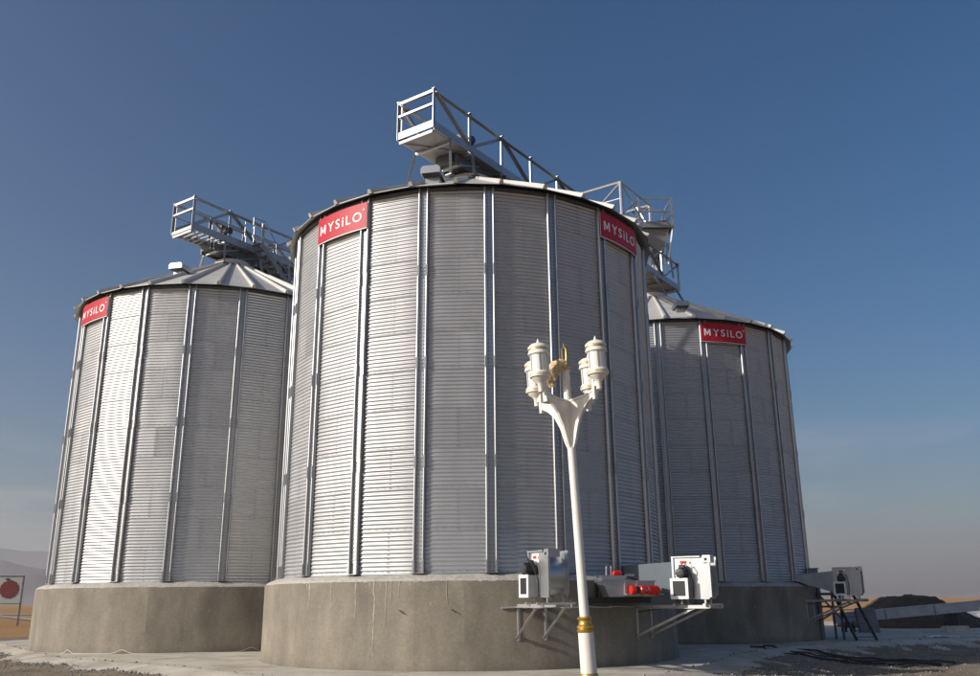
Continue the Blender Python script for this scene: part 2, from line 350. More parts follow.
# loose gravel: uncountable
b = MB()
def stone(x, y, z, s):
    pts = []
    for (ax, ay, az) in ((1, 0, 0), (-1, 0, 0), (0, 1, 0), (0, -1, 0), (0, 0, .8), (0, 0, -.6)):
        k = s * random.uniform(.6, 1.2); pts.append((x + ax * k, y + ay * k, z + az * k))
    b.add(pts, [(0, 2, 4), (2, 1, 4), (1, 3, 4), (3, 0, 4), (2, 0, 5), (1, 2, 5), (3, 1, 5), (0, 3, 5)])
cnt = 0
while cnt < 15000:
    x = random.uniform(-20, 24); y = random.uniform(18.5, 42)
    d = -in_apron_dist(x, y)
    if d < -.12 or d > 7: continue
    pr = math.exp(-((d - .7) / .7) ** 2) + .10 + (.55 * sstep(2.5, 4.5, x) * math.exp(-((d - 1.6) / 1.6) ** 2))
    if random.random() > pr: continue
    s = random.choice((.012, .014, .018, .02, .026, .04)) * random.uniform(.8, 1.3)
    stone(x, y, max(ground_z(x, y), 0 if d < 0 else -9) + s * .3, s); cnt += 1
tag(b.build('gravel', 'stone'), 'grey gravel strewn along the edge of the concrete apron', 'gravel', kind='stuff')

# hills, far off on the left, and a very low rise on the right horizon
def hills(name, pts, y, depth, amp, seed):
    vs, fs = [], []; nx, ny = 90, 14
    x0, x1 = pts[0][0], pts[-1][0]
    for j in range(ny + 1):
        v = j / ny
        for i in range(nx + 1):
            x = x0 + (x1 - x0) * i / nx
            for k in range(len(pts) - 1):
                if pts[k][0] <= x <= pts[k + 1][0]:
                    t = (x - pts[k][0]) / (pts[k + 1][0] - pts[k][0]); h = pts[k][1] + (pts[k + 1][1] - pts[k][1]) * (t * t * (3 - 2 * t)); break
            prof = math.sin(math.pi * min(1, v * 1.0) * .5) if v < .7 else math.sin(math.pi * .35) * (1 - (v - .7) / .3 * 1.05)
            hh = h * (prof / math.sin(math.pi * .35))
            hh *= 1 + amp * (noise.noise((x * .004, v * 3, seed)) + .5 * noise.noise((x * .012, v * 8, seed))) * (1 if v < .68 else .4)
            vs.append((x, y + depth * v, hh - 4))
    for j in range(ny):
        for i in range(nx): fs.append((j * (nx + 1) + i, j * (nx + 1) + i + 1, (j + 1) * (nx + 1) + i + 1, (j + 1) * (nx + 1) + i))
    b = MB(); b.add(vs, fs); return tag(b.build(name, 'hill', None, True), kind='structure')
hills('hill', [(-3600, 60), (-2600, 230), (-1900, 225), (-1632, 198), (-1540, 182), (-1440, 176), (-1000, 120), (-500, 60), (0, 10)], 2450, 800, .12, 2)
hills('hill', [(-2000, 60), (-1500, 110), (-1090, 92), (-1000, 84), (-900, 58), (-800, 40), (-500, 4)], 1750, 420, .2, 8)
hills('hill', [(300, 4), (1000, 14), (1900, 19), (2600, 16), (3600, 8)], 3000, 700, .15, 5)

# dusty tracks crossing the field on the left
def strip(name, pts, wd, z=.02):
    b = MB(); pts = [Vector(p) for p in pts]; vs = []
    for i, p in enumerate(pts):
        d = (pts[min(i + 1, len(pts) - 1)] - pts[max(i - 1, 0)]).normalized(); q = Vector((-d.y, d.x)) * wd / 2
        vs += [(p.x + q.x, p.y + q.y, z), (p.x - q.x, p.y - q.y, z)]
    b.add(vs, [(2 * i, 2 * i + 1, 2 * i + 3, 2 * i + 2) for i in range(len(pts) - 1)])
    return tag(b.build(name, 'road'), kind='structure')
strip('path', [(-140, 152), (-75, 141), (-20, 136)], 9)
strip('path', [(-75, 138), (-45, 92), (-27, 58), (-22, 48)], 1.6, .026)

# ------------------------------------------------------------------ silos
def cyl(r, th, z): return (r * math.sin(th), -r * math.cos(th), z)
ROWS, WAVES = 10, 10
RH = (Z1 - Z0) / ROWS; PITCH = RH / WAVES
def sheet_mesh():
    b = MB(); na, nz = 24, WAVES * 8
    flat = lambda th: -.017 * (1 + math.cos(2 * math.pi * th / STEP))     # the sheet runs nearly straight from stiffener to stiffener
    half = STEP * 1.004
    vs = []
    for j in range(nz + 1):
        z = RH * j / nz
        for i in range(na + 1):
            u = i / na; th = -half + 2 * half * u
            r = RW + .0125 * math.cos(2 * math.pi * z / PITCH) + .003 * (.5 - u) + .002 * (.5 - j / nz)
            r += flat(th)
            vs.append(cyl(r, th, z))
    fs = [(j * (na + 1) + i, j * (na + 1) + i + 1, (j + 1) * (na + 1) + i + 1, (j + 1) * (na + 1) + i) for j in range(nz) for i in range(na)]
    b.add(vs, fs)
    for j in range(WAVES):                      # lap-seam bolts
        for dz, du in ((.5, .012),):
            th = -half + du; z = (j + dz) * PITCH; r = RW + .02 + flat(th)
            b.box(cyl(r - .006, th, z), (.02, .012, .02), 1, Matrix.Rotation(th, 3, 'Z'))
    for i in range(18):
        th = -half + 2 * half * (i + .5) / 18
        b.box(cyl(RW + .012 + flat(th), th, PITCH * .5), (.018, .010, .014), 1, Matrix.Rotation(th, 3, 'Z'))
    me = b.mesh('wall_sheet', ['sheet', 'bolt'])
    me.polygons.foreach_set('use_smooth', [i < na * nz for i in range(len(me.polygons))])
    return me
SHEET = sheet_mesh()
def stiff_mesh(length, foot=False):
    b = MB(); o = RW + .012
    prof = [(-.15, o)]
    for cx in (-.118, .118):
        for q in range(0, 181, 30):
            a = R_(180 - q); prof.append((cx + .032 * math.cos(a), RST - .032 + .032 * math.sin(a)))
        if cx < 0: prof += [(-.082, o + .006), (.082, o + .006)]
    prof.append((.15, o))
    n = len(prof); z1 = length - .006
    vs = [(x, -r, 0) for x, r in prof] + [(x, -r, z1) for x, r in prof]
    b.add(vs, [(i, i + 1, i + 1 + n, i + n) for i in range(n - 1)])
    k = int(length / PITCH)
    for j in range(k):
        for s in (-.045, .045):
            b.box((s, -(o + .016), (j + .5) * PITCH), (.026, .02, .03), 1)
    for z in (.16,):                            # splice plate at the lower end
        for s in (-.119, .119):
            b.box((s, -(RST + .004), z), (.05, .008, .32))
            for q in (-.1, -.03, .04, .11): b.box((s, -(RST + .012), z + q), (.018, .012, .018), 1)
    if foot: b.box((0, -(RW + .09), .006), (.34, .2, .012))
    return sharp(b.mesh('stiffener', ['stiff', 'bolt']), 40)
SEG = (Z1 - Z0) / 4
STIFF, STIFF_FOOT = stiff_mesh(SEG), stiff_mesh(SEG, True)
RE, ZE, RT, ZT = 6.06, 12.67, .8, 15.45
def roof_mesh():
    b = MB(); h = 6 * math.pi / 180
    def p(r, th, dz=0): q = cyl(r, th, ZE + (RE - r) * (ZT - ZE) / (RE - RT) + dz); return q
    A, B_, C_, D_ = p(RE, -h), p(RE, h), p(RT, h), p(RT, -h)
    lo = lambda v, d=.02: (v[0], v[1], v[2] - d)
    b.add([A, B_, C_, D_, lo(A), lo(B_), lo(C_), lo(D_)], [(0, 1, 2, 3), (7, 6, 5, 4), (0, 4, 5, 1)])
    # shallow press-fold down the middle
    # standing rib along the left edge
    def rib(th, wd, hg, mi=0):
        a = Vector(p(RE + .03, th)); c = Vector(p(RT, th)); nrm = Vector((math.sin(th) * .53, -math.cos(th) * .53, .85))
        s = Vector((math.cos(th), math.sin(th), 0))
        w0, w1 = wd, wd * .45
        vs = [a - s * w0, a - s * w0 * .6 + nrm * hg, a + s * w0 * .6 + nrm * hg, a + s * w0, c - s * w1, c - s * w1 * .6 + nrm * hg * .6, c + s * w1 * .6 + nrm * hg * .6, c + s * w1]
        b.add(vs, [(0, 4, 5, 1), (1, 5, 6, 2), (2, 6, 7, 3)], mi); b.add(vs, [(0, 1, 2, 3)], 0)
    rib(-h, .07, .125)
    # dark drip edge
    A2, B2 = cyl(RE + .004, -h, ZE - .024), cyl(RE + .004, h, ZE - .024)
    b.add([A2, B2, lo(B2, .03), lo(A2, .03)], [(0, 1, 2, 3), (3, 2, 1, 0)], 1)
    return b.mesh('roof_panel', ['roof', 'lip'])
ROOF = roof_mesh()
def base_mesh():
    b = MB(); b.lathe([(RC + .05, -.3), (RC + .012, .0), (RC, .04), (RC, 2.02), (RC - .02, 2.06), (5.2, 2.06)], 144)
    me = b.mesh('concrete_base', 'concrete'); return sharp(me, 30)
BASE = base_mesh()
def mortar_mesh(seed):
    b = MB(); n = 420; prof = [(RC - .012, 2.04), (RC - .03, 2.075), (RC - .12, 2.13), (RC - .24, 2.19), (RW - .03, 2.235), (RW - .08, 2.24)]
    vs = []
    for i, (r, z) in enumerate(prof):
        for j in range(n):
            a = 2 * math.pi * j / n; q = noise.noise((8 * math.cos(a), 8 * math.sin(a), seed + i * .7)) + .6 * noise.noise((40 * math.cos(a), 40 * math.sin(a), seed + i))
            k = (.15, .6, 1, 1, 1, .2)[i]
            vs.append((r * math.sin(a) + 0, -r * math.cos(a), z + .028 * q * k))
    b.add(vs, [(i * n + j, i * n + (j + 1) % n, (i + 1) * n + (j + 1) % n, (i + 1) * n + j) for i in range(len(prof) - 1) for j in range(n)])
    return b.mesh('mortar_collar', 'mortar', True)
MORTAR = mortar_mesh(1)
def ring_mesh():
    b = MB(); b.lathe([(RT + .12, ZT - .02), (RT + .12, ZT + .05), (RT - .05, ZT + .1), (RT - .05, ZT + .24), (RT - .1, ZT + .26), (.3, ZT + .32), (.3, ZT + .24)], 36)
    me = b.mesh('roof_collar', 'roof'); return sharp(me, 30)
RING = ring_mesh()
def eave_mesh():
    b = MB(); n = 120
    for prof in ([(RW + .03, Z1 - .09), (RW + .055, Z1 - .09), (RW + .055, Z1 - .01), (5.6, Z1 - .01)],):
        vs = [cyl(r, 2 * math.pi * j / n, z) for r, z in prof for j in range(n)]
        b.add(vs, [(i * n + j, i * n + (j + 1) % n, (i + 1) * n + (j + 1) % n, (i + 1) * n + j) for i in range(len(prof) - 1) for j in range(n)])
    return b.mesh('eave_angle', 'darksteel')
EAVE = eave_mesh()
def vent_mesh():       # gooseneck vent: neck with a hood opening downhill
    b = MB(); s = .34
    b.box((0, .05, .02), (.42, .42, .34))
    b.prism([(-.29, .14), (.29, .14), (.29, .30), (.22, .37), (-.22, .37), (-.29, .30)], -.40, .32)
    b.box((0, -.06, .125), (.5, .6, .02), 1)
    return b.mesh('roof_vent', ['stiff', 'lip'])
VENT = vent_mesh()

def make_silo(key, c, label, vents):
    ph = PH[key]
    root = empty('grain_silo', (c.x, c.y, 0), 0, label, 'silo', 'galvanised grain silos')
    root.scale = (1, 1, KZ[key])
    place('concrete_base', BASE, root); place('mortar_collar', MORTAR, root, rz=ph * 3)
    for row in range(ROWS):
        for j in range(10):
            place('wall_sheet', SHEET, root, (0, 0, Z0 + row * RH), ph + (2 * j + row % 2 + .5) * STEP)
    for j in range(20):
        for s in range(4): place('stiffener', STIFF_FOOT if s == 0 else STIFF, root, (0, 0, Z0 + s * SEG), ph + j * STEP)
    for j in range(30): place('roof_panel', ROOF, root, rz=ph + R_(3) + j * R_(12))
    place('roof_collar', RING, root); place('eave_angle', EAVE, root)
    for r, th in vents:
        place('roof_vent', VENT, root, cyl(r, th, ZE + (RE - r) * (ZT - ZE) / (RE - RT)), th)
    return root
silo_c = make_silo('C', C, 'largest, nearest corrugated steel grain silo, behind the white street lamp', [(5.0, R_(-11)), (4.3, R_(100)), (4.3, R_(-120))])
# pale lime runs down the nearest concrete base
for th, z1_, wd in ((-26.2, 1.05, .030), (-22.6, 1.75, .022), (-21.2, .25, .042), (-18.2, 1.0, .034), (-16.9, 1.55, .022), (-15.0, 1.62, .026), (-33.5, 1.55, .030), (-41, 1.35, .05), (-4.0, 1.5, .02)):
    b = MB(); k = int((2.06 - z1_) / .05); vs = []
    for i in range(k + 1):
        z = 2.065 - .05 * i; t = R_(th) + .006 * noise.noise((th, z * 3, 0)) + .003 * noise.noise((th, z * 11, 5)); w_ = 1.6 * wd * (1 - .6 * i / k) * (.8 + .6 * noise.noise((th, z * 5, 9))) / RC / 2
        for u, q in ((-w_, .001), (-w_ * .5, .006), (w_ * .5, .006), (w_, .001)): vs.append(cyl(RC + q, t + u, z))
    b.add(vs, [(4 * i + q, 4 * i + 4 + q, 4 * i + 5 + q, 4 * i + 1 + q) for i in range(k) for q in range(3)])
    b.build('lime_run', 'lime', silo_c, True)
make_silo('L', L, 'corrugated steel grain silo on the left, brightly lit with cone roof showing', [(3.9, R_(-13)), (3.9, R_(95)), (3.9, R_(-115))])
make_silo('R', R, 'corrugated steel grain silo on the right, in shadow behind the nearest one', [(4.75, R_(3)), (4.3, R_(110)), (4.3, R_(-110))])

# ------------------------------------------------------------------ signs
def letter_mesh(ch):
    cu = bpy.data.curves.new('letter', 'FONT'); cu.body = ch; cu.size = 1.0; cu.extrude = .02; cu.offset = .010; cu.resolution_u = 5
    o = bpy.data.objects.new('letter_source', cu); COL.objects.link(o)
    dg = bpy.context.evaluated_depsgraph_get(); dg.update()
    me = bpy.data.meshes.new_from_object(o.evaluated_get(dg))
    bpy.data.objects.remove(o); bpy.data.curves.remove(cu)
    vs = [v.co.copy() for v in me.vertices]; fs = [tuple(p.vertices) for p in me.polygons]
    bpy.data.meshes.remove(me)
    return vs, fs
GLYPH = {ch: letter_mesh(ch) for ch in 'YSiLOo'}
_m = [(0, 0), (0, 1), (.20, 1), (.47, .38), (.74, 1), (.94, 1), (.94, 0), (.76, 0), (.76, .66), (.53, .16), (.41, .16), (.18, .66), (.18, 0)]
_k = max(v.y for v in GLYPH['L'][0]); _n = len(_m)
GLYPH['M'] = ([Vector((x * _k * .95, y * _k, -.02)) for x, y in _m] + [Vector((x * _k * .95, y * _k, .02)) for x, y in _m],
  [(0, 1, 2, 11, 12), (2, 3, 10, 11), (3, 9, 10), (3, 4, 8, 9), (4, 5, 6, 7, 8)] + [tuple(i + _n for i in f) for f in ((0, 12, 11, 2, 1), (2, 11, 10, 3), (3, 10, 9), (3, 9, 8, 4), (4, 8, 7, 6, 5))] + [(i, (i + 1) % _n, (i + 1) % _n + _n, i + _n) for i in range(_n)])
def make_sign(key, c, k, label):
    ph = PH[key]; a0 = ph + (k - 4) * STEP - .018; a1 = ph + (k - 3) * STEP + .018
    zt, zb = 12.52 * KZ[key], 12.52 * KZ[key] - .78; rs = RST + .02
    am = (a0 + a1) / 2; origin = Vector((c.x + rs * math.sin(am), c.y - rs * math.cos(am), zb))
    root = empty('company_sign', origin, 0, label, 'sign', 'red company signs on the silos')
    off = Vector((c.x, c.y, 0)) - origin
    def arc(name, m, r0, r1, z0, z1, t0, t1):
        b = MB(); n = 12; vs = []
        for i in range(n + 1):
            th = t0 + (t1 - t0) * i / n
            for r, z in ((r0, z0), (r1, z0), (r1, z1), (r0, z1)): vs.append(Vector(cyl(r, th, z)) + off)
        fs = [(4 * i + q, 4 * i + (q + 1) % 4, 4 * i + 4 + (q + 1) % 4, 4 * i + 4 + q) for i in range(n) for q in range(4)] + [(0, 3, 2, 1), (4 * n, 4 * n + 1, 4 * n + 2, 4 * n + 3)]
        b.add(vs, fs); return b.build(name, m, root)
    arc('backing', 'signedge', rs, rs + .012, zb - .03, zt, a0 - .002, a1 + .002)
    arc('board', 'red', rs + .013, rs + .022, zb, zt - .004, a0, a1)
    arcw = (a1 - a0) * rs; H = .285
    caph = max(v.y for v in GLYPH['L'][0])
    spec = []
    x = 0
    for ch in 'MYSiLO':
        vs, fs = GLYPH[ch]; k_ = H / caph; hmax = max(v.y for v in vs)
        ky = H / hmax if ch == 'i' else k_
        x0 = min(v.x for v in vs); wd = (max(v.x for v in vs) - x0) * k_ * 1.05
        spec.append((ch, x, k_ * 1.05, ky, x0)); x += wd + (.105 if ch not in 'LY' else .075)
    tot = x - .105
    sft = (arcw - tot) / 2 - .02
    def put(ch, xx, kx, ky, x0, zb_):
        vs, fs = GLYPH[ch]; b = MB()
        b.add([Vector(cyl(rs + .023 + (v.z + .02) * .2, a0 + (xx + (v.x - x0) * kx) / rs, zb_ + v.y * ky)) + off for v in vs], fs)
        b.build('letter', 'white', root)
    for ch, xx, kx, ky, x0 in spec: put(ch, xx + sft, kx, ky, x0, zb + .23)
    put('o', sft + tot + .035, .13, .13, min(v.x for v in GLYPH['o'][0]), zb + .53)
    return root
make_sign('C', C, 2, 'red curved sign with white letters, sunlit, upper left of nearest silo')
make_sign('C', C, 7, 'red curved sign with white letters, shaded, upper right of nearest silo')
make_sign('L', L, 1, 'red sign with white letters at top of the left silo')
make_sign('R', R, 2, 'red sign with white letters at top of the right shadowed silo')

# ------------------------------------------------------------------ catwalks over the roofs
def make_catwalk(c, zf, t0, bays, bl, hw, hg, label, first_down, mid_right, support_t, grating=False, kz=1.):
    rz = math.atan2(D.y, D.x)
    root = empty('roof_catwalk', (c.x, c.y, zf), rz, label, 'catwalk', 'catwalks over the silo roofs')
    T = [t0 + i * bl for i in range(bays + 1)]
    for s in (-1, 1):
        y = s * hw
        for i in range(bays):
            b = MB(); b.beam((T[i] + .002, y, 0), (T[i + 1] - .002, y, 0), .012, .30); b.box(((T[i] + T[i + 1]) / 2, y - s * .035, .147), (bl - .1, .07, .008)); b.box(((T[i] + T[i + 1]) / 2, y - s * .035, -.147), (bl - .1, .07, .008))
            b.build('bottom_chord', 'steel', root)
            b = MB(); b.angle((T[i], y - .03 * s, hg - .13), (T[i + 1], y - .03 * s, hg - .13), .13, .012); b.build('top_chord', 'steel', root)
            down = (i % 2 == 0) == first_down
            b = MB(); a, q = (hg - .06, .10) if down else (.10, hg - .06)
            b.angle((T[i] + .05, y - s * .02, a), (T[i + 1] - .05, y - s * .02, q), .10, .010, (0, s, 0)); b.build('diagonal', 'steel', root)
            if s == 1 or mid_right:
                b = MB(); b.angle((T[i], y - s * .05, hg * .52), (T[i + 1], y - s * .05, hg * .52), .05, .008); b.build('mid_rail', 'steel', root)
        for i in range(bays + 1):
            b = MB(); b.beam((T[i], y + s * .01, -.12), (T[i], y + s * .01, hg), .012, .13, 0, (1, 0, 0)); b.beam((T[i] + .05, y - s * .045, -.1), (T[i] + .05, y - s * .045, hg), .10, .012, 0, (1, 0, 0)); b.box((T[i], y, hg + .01), (.13, .13, .012))
            b.build('post', 'steel', root)
    for z, wd in ((hg - .05, .09), (hg * .60, .07)):
        b = MB(); b.angle((t0 - .03, -hw, z - .05), (t0 - .03, hw, z - .05), wd, .01); b.build('end_rail', 'steel', root)
    b = MB(); b.box((t0 - .03, 0, -.07 if grating else .03), (.012, 2 * hw - .02, .15 if grating else .26)); b.build('end_plate', 'plate', root)
    for i in range(bays):
        b = MB()
        if grating:
            for g in range(7): b.box((T[i] + bl * (g + .5) / 7, 0, -.15), (.09, 2 * hw - .1, .03))
        else: b.box(((T[i] + T[i + 1]) / 2, 0, -.165), (bl - .01, 2 * hw - .1, .008))
        b.beam((T[i] + .05, -hw + .05, -.185), (T[i + 1] - .05, hw - .05, -.185), .05, .03); b.beam((T[i] + .05, hw - .05, -.21), (T[i + 1] - .05, -hw + .05, -.21), .05, .02)
        b.box((T[i] + .02, 0, -.22), (.07, 2 * hw - .1, .1))
        b.build('deck_plate', 'plate', root)
    # chain conveyor running inside the walkway
    b = MB(); tb = -.75
    k = tb
    while k < T[-1] - .3:
        e_ = min(k + 2.4, T[-1] - .2); b.box(((k + e_) / 2, .12, .22), (e_ - k - .01, .46, .5)); b.box((k + .02, .12, .22), (.05, .56, .6)); k = e_
    cv = b.build('conveyor_trough', 'darksteel', root)
    b = MB(); b.lathe([(.13, -.3), (.19, -.28), (.19, .2), (.13, .24), (.13, .3)], 16, (tb - .1, -.46, .42), 0, Matrix.Rotation(math.pi / 2, 3, 'X')); b.box((tb - .1, -.3, .18), (.4, .5, .2)); b.box((tb - .1, -.2, .5), (.34, .3, .42))
    sharp(b.mesh('x', 'motor')) if False else b.build('drive_motor', 'motor', root)
    b = MB(); b.box((0, .05, (ZT * kz + .25 - zf - .2) / 2), (.5, .5, abs(ZT * kz + .25 - zf + .2))); b.box((0, .05, ZT * kz + .33 - zf), (.7, .7, .06)); b.box((-.9, .05, -.36), (1.1, .7, .3)); b.build('drop_spout', 'darksteel', root)
    for s in (-1, 1):
        b = MB(); b.box((.9, s * .42, -.44), (4.6, .07, .36)); b.build('support_beam', 'darksteel', root)
        for q in range(4):
            x = -1.2 + q * 1.2; b = MB(); b.beam((x, s * .47, -.62), (x + 1.1, s * .47, -.22), .05, .05); b.build('brace', 'steel', root)
    for q in range(5):
        b = MB(); b.box((-1.2 + q * 1.05, 0, -.6), (.08, 1.0, .08)); b.build('cross_beam', 'steel', root)
    # trestle legs standing on the roof
    for tt in support_t:
        for s in (-1, 1):
            r = math.hypot(tt if tt < 9 else tt - 14.5, hw); zr = (ZE + (RE - r) * (ZT - ZE) / (RE - RT) if r > RT else ZT + .26) * (kz if tt < 9 else KZ['R'])
            b = MB(); ft = Vector((tt * 1.12, s * hw * 1.25, zr - zf + .0)); b.beam(ft, (tt, s * (hw - .02), -.1), .08, .08); b.box(ft + Vector((0, 0, .02)), (.24, .24, .03)); b.build('trestle_leg', 'plate', root)
        b = MB(); b.beam((tt, -hw, -.22), (tt, hw, -.22), .1, .1); b.build('cross_beam', 'steel', root)
    return root
make_catwalk(C, 16.33, -3.0, 10, 1.945, .75, 1.30, 'long steel truss catwalk cantilevered over the roof of the nearest silo', True, False, (-2.1, -.9, 1.2, 2.6, 13.4, 16.0))
make_catwalk(L, 16.78, -2.73, 5, 1.87, .68, 1.335, 'shorter steel truss catwalk over the cone roof of the left silo', False, True, (-1.0, .9, 2.6), True, KZ['L'])

# roof stair on the left silo, handrails and treads
def make_stair():
    rz = math.atan2(D.y, D.x)
    root = empty('roof_stair', (L.x, L.y, 16.7), rz, 'galvanised roof stair with looped handrails beside the left catwalk', 'stairs')
    def zr(t, y): r = math.hypot(t, y); return (ZE + (RE - r) * (ZT - ZE) / (RE - RT)) * KZ['L'] - 16.7
    A = Vector((.35, -.86, .12)); B_ = Vector((1.7, -1.25, zr(1.7, -1.25) + .12))
    C_ = Vector((5.6, -1.5, zr(5.6, -1.5) + .12))
    for dy in (0, -.55):
        o = Vector((0, dy, 0))
        b = MB(); b.beam(A + o, B_ + o, .03, .2); b.build('stringer', 'plate', root)
        b = MB(); b.beam(B_ + o, C_ + o, .03, .16); b.build('stringer', 'steel', root)
        h = Vector((0, 0, .95))
        b = MB(); b.tube([A + o + Vector((-.5, 0, .1)), A + o + h + Vector((-.5, 0, .1)), A + o + h + Vector((.15, 0, .12)), A.lerp(B_, .5) + o + h, B_ + o + h + Vector((0, 0, .1)), B_ + o + h + Vector((.3, 0, .08)), C_ + o + h], .025, 6); b.build('handrail', 'steel', root)
        b = MB(); b.tube([A + o + h * .5, B_ + o + h * .5, C_ + o + h * .5], .02, 6); b.build('mid_rail', 'steel', root)
        for p in (A, A.lerp(B_, .5), B_, B_.lerp(C_, .18), B_.lerp(C_, .36), B_.lerp(C_, .55), B_.lerp(C_, .75), C_):
            b = MB(); b.tube([p + o, p + o + h], .022, 6); b.build('baluster', 'steel', root)
    for i in range(7):
        p = A.lerp(B_, i / 7); b = MB(); b.box(p + Vector((0, -.275, 0)), (.2, .52, .03)); b.build('tread', 'plate', root)
    for i in range(16):
        p = B_.lerp(C_, (i + .5) / 16); b = MB(); b.box(p + Vector((0, -.275, 0)), (.14, .52, .03)); b.build('tread', 'plate', root)
    # brackets down to the roof
    for p in (B_, B_.lerp(C_, .33), B_.lerp(C_, .66), C_):
        b = MB(); b.beam(p + Vector((0, -.27, -.16)), p + Vector((0, -.27, .0)), .05, .5); b.build('bracket', 'steel', root)
make_stair()

# cross frame and service platform above the right silo
def make_cross():
    rz = math.atan2(D.y, D.x)
    t0, t1, ln = 12.0, 15.2, 8.4; zb, zt = 18.9, 20.55
    p = C + D * t0
    root = empty('cross_catwalk', (p.x, p.y, 16.3), rz, 'pale tubular frame of the cross conveyor rising behind the nearest silo roof', 'catwalk')
    a = t1 - t0; z0, z1 = zb - 16.3, zt - 16.3
    for x in (0, a):
        for i in range(5):
            y = ln * i / 4
            b = MB(); b.tube([(x, y, z0 - .1 if i else .05), (x, y, z1 + .03)], .085 if i == 0 else .06, 8); b.build('post', 'fanwhite', root)
            if i < 4:
                y2 = ln * (i + 1) / 4
                for z in (z0, z1):
                    b = MB(); b.tube([(x, y, z), (x, y2, z)], .07, 8); b.build('chord', 'fanwhite', root)
                b = MB(); b.tube([(x, y, z1 if i % 2 == 0 else z0), (x, y2, z0 if i % 2 == 0 else z1)], .05, 6); b.build('diagonal', 'fanwhite', root)
                b = MB(); b.tube([(x, y, (z0 + z1) / 2), (x, y2, (z0 + z1) / 2)], .04, 6); b.build('mid_rail', 'fanwhite', root)
    for z in (z0, z1): 
        b = MB(); b.tube([(0, 0, z), (a, 0, z)], .04, 8); b.build('end_rail', 'steel', root)
    b = MB(); b.tube([(0, 0, z1), (a, 0, z0)], .035, 6); b.build('diagonal', 'steel', root)
    b = MB(); b.tube([(0, 0, z0), (a * .55, 0, z1 - .3)], .035, 6); b.build('diagonal', 'steel', root)
    b = MB(); b.box((a / 2, ln / 2, z0 - .04), (a - .1, ln, .03)); b.build('deck_plate', 'fanwhite', root)
    b = MB(); b.box((a / 2, ln / 2 + .5, z0 + .3), (.55, ln - 1, .55)); b.build('conveyor_trough', 'darksteel', root)
make_cross()
def make_platform():
    ox, oy, zf = 8.2, 40.7, 19.2
    root = empty('service_platform', (ox, oy, 16.3), .03, 'small railed service platform with discharge hopper above the right silo', 'platform')
    f = zf - 16.3; hx, hy, hg = .82, .7, 1.42
    b = MB(); b.box((0, 0, f - .03), (2 * hx, 2 * hy, .04)); b.build('deck_plate', 'plate', root)
    for s in (-1, 1):
        b = MB(); b.box((0, s * hy, f), (2 * hx + .05, .05, .28)); b.build('kick_plate', 'plate', root)
        b = MB(); b.box((s * hx, 0, f), (.05, 2 * hy - .06, .28)); b.build('kick_plate', 'plate', root)
        for z in (.72, hg):
            b = MB(); b.beam((-hx, s * hy, f + z), (hx, s * hy, f + z), .05, .08); b.build('rail', 'steel', root)
            b = MB(); b.beam((s * hx, -hy + .03, f + z - .003), (s * hx, hy - .03, f + z - .003), .05, .08); b.build('rail', 'steel', root)
        for y in (-1, 1):
            b = MB(); b.beam((s * hx, y * hy, f - .1), (s * hx, y * hy, f + hg + .04), .09, .09, 0, (1, 0, 0)); b.build('post', 'steel', root)
        b = MB(); b.beam((s * hx * .95, .2, f + hg), (s * hx * .3, -.2, f), .06, .06); b.build('brace', 'steel', root)
        for y in (-.5, .5):
            b = MB(); b.beam((s * .6, y, f - .05), (s * .35, y, .35), .07, .07); b.build('leg', 'steel', root)
    for p, q in (((-.8, -.66, f - .1), (-.3, -.5, 1.2)), ((.8, -.66, f - .1), (.5, -.5, .9)), ((-.8, .66, f - .1), (-.5, .3, .4)), ((.8, .66, f - .1), (.9, .3, .5)), ((-.6, -.5, 2.0), (.6, -.5, 1.2)), ((.6, -.5, 2.0), (-.4, -.5, 1.1)), ((-1.3, -.3, 1.3), (.2, -.55, .35)), ((-1.5, 0, 2.4), (-.6, -.4, .4))):
        b = MB(); b.beam(p, q, .07, .07); b.build('brace', 'steel', root)
    b = MB()
    top = [(-.55, -.5, f - .1), (.62, -.5, f - .1), (.62, .5, f - .1), (-.55, .5, f - .1)]; bot = [(-.1, -.22, 1.35), (.3, -.22, 1.35), (.3, .22, 1.35), (-.1, .22, 1.35)]
    b.add(top + bot, [(0, 1, 2, 3), (4, 7, 6, 5)] + [(i, i + 4, (i + 1) % 4 + 4, (i + 1) % 4) for i in range(4)]); b.tube([(.1, 0, 1.4), (.0, 0, .1)], .18, 10)
    b.build('hopper', 'plate', root)
    b = MB(); b.lathe([(.16, 0), (.18, .03), (.18, .45), (.12, .5)], 14, (.15, .0, f + .35), 0, Matrix.Rotation(math.pi / 2, 3, 'Y')); b.box((0, 0, f + .2), (.5, .6, .3)); b.build('drive_motor', 'darksteel', root)
make_platform()

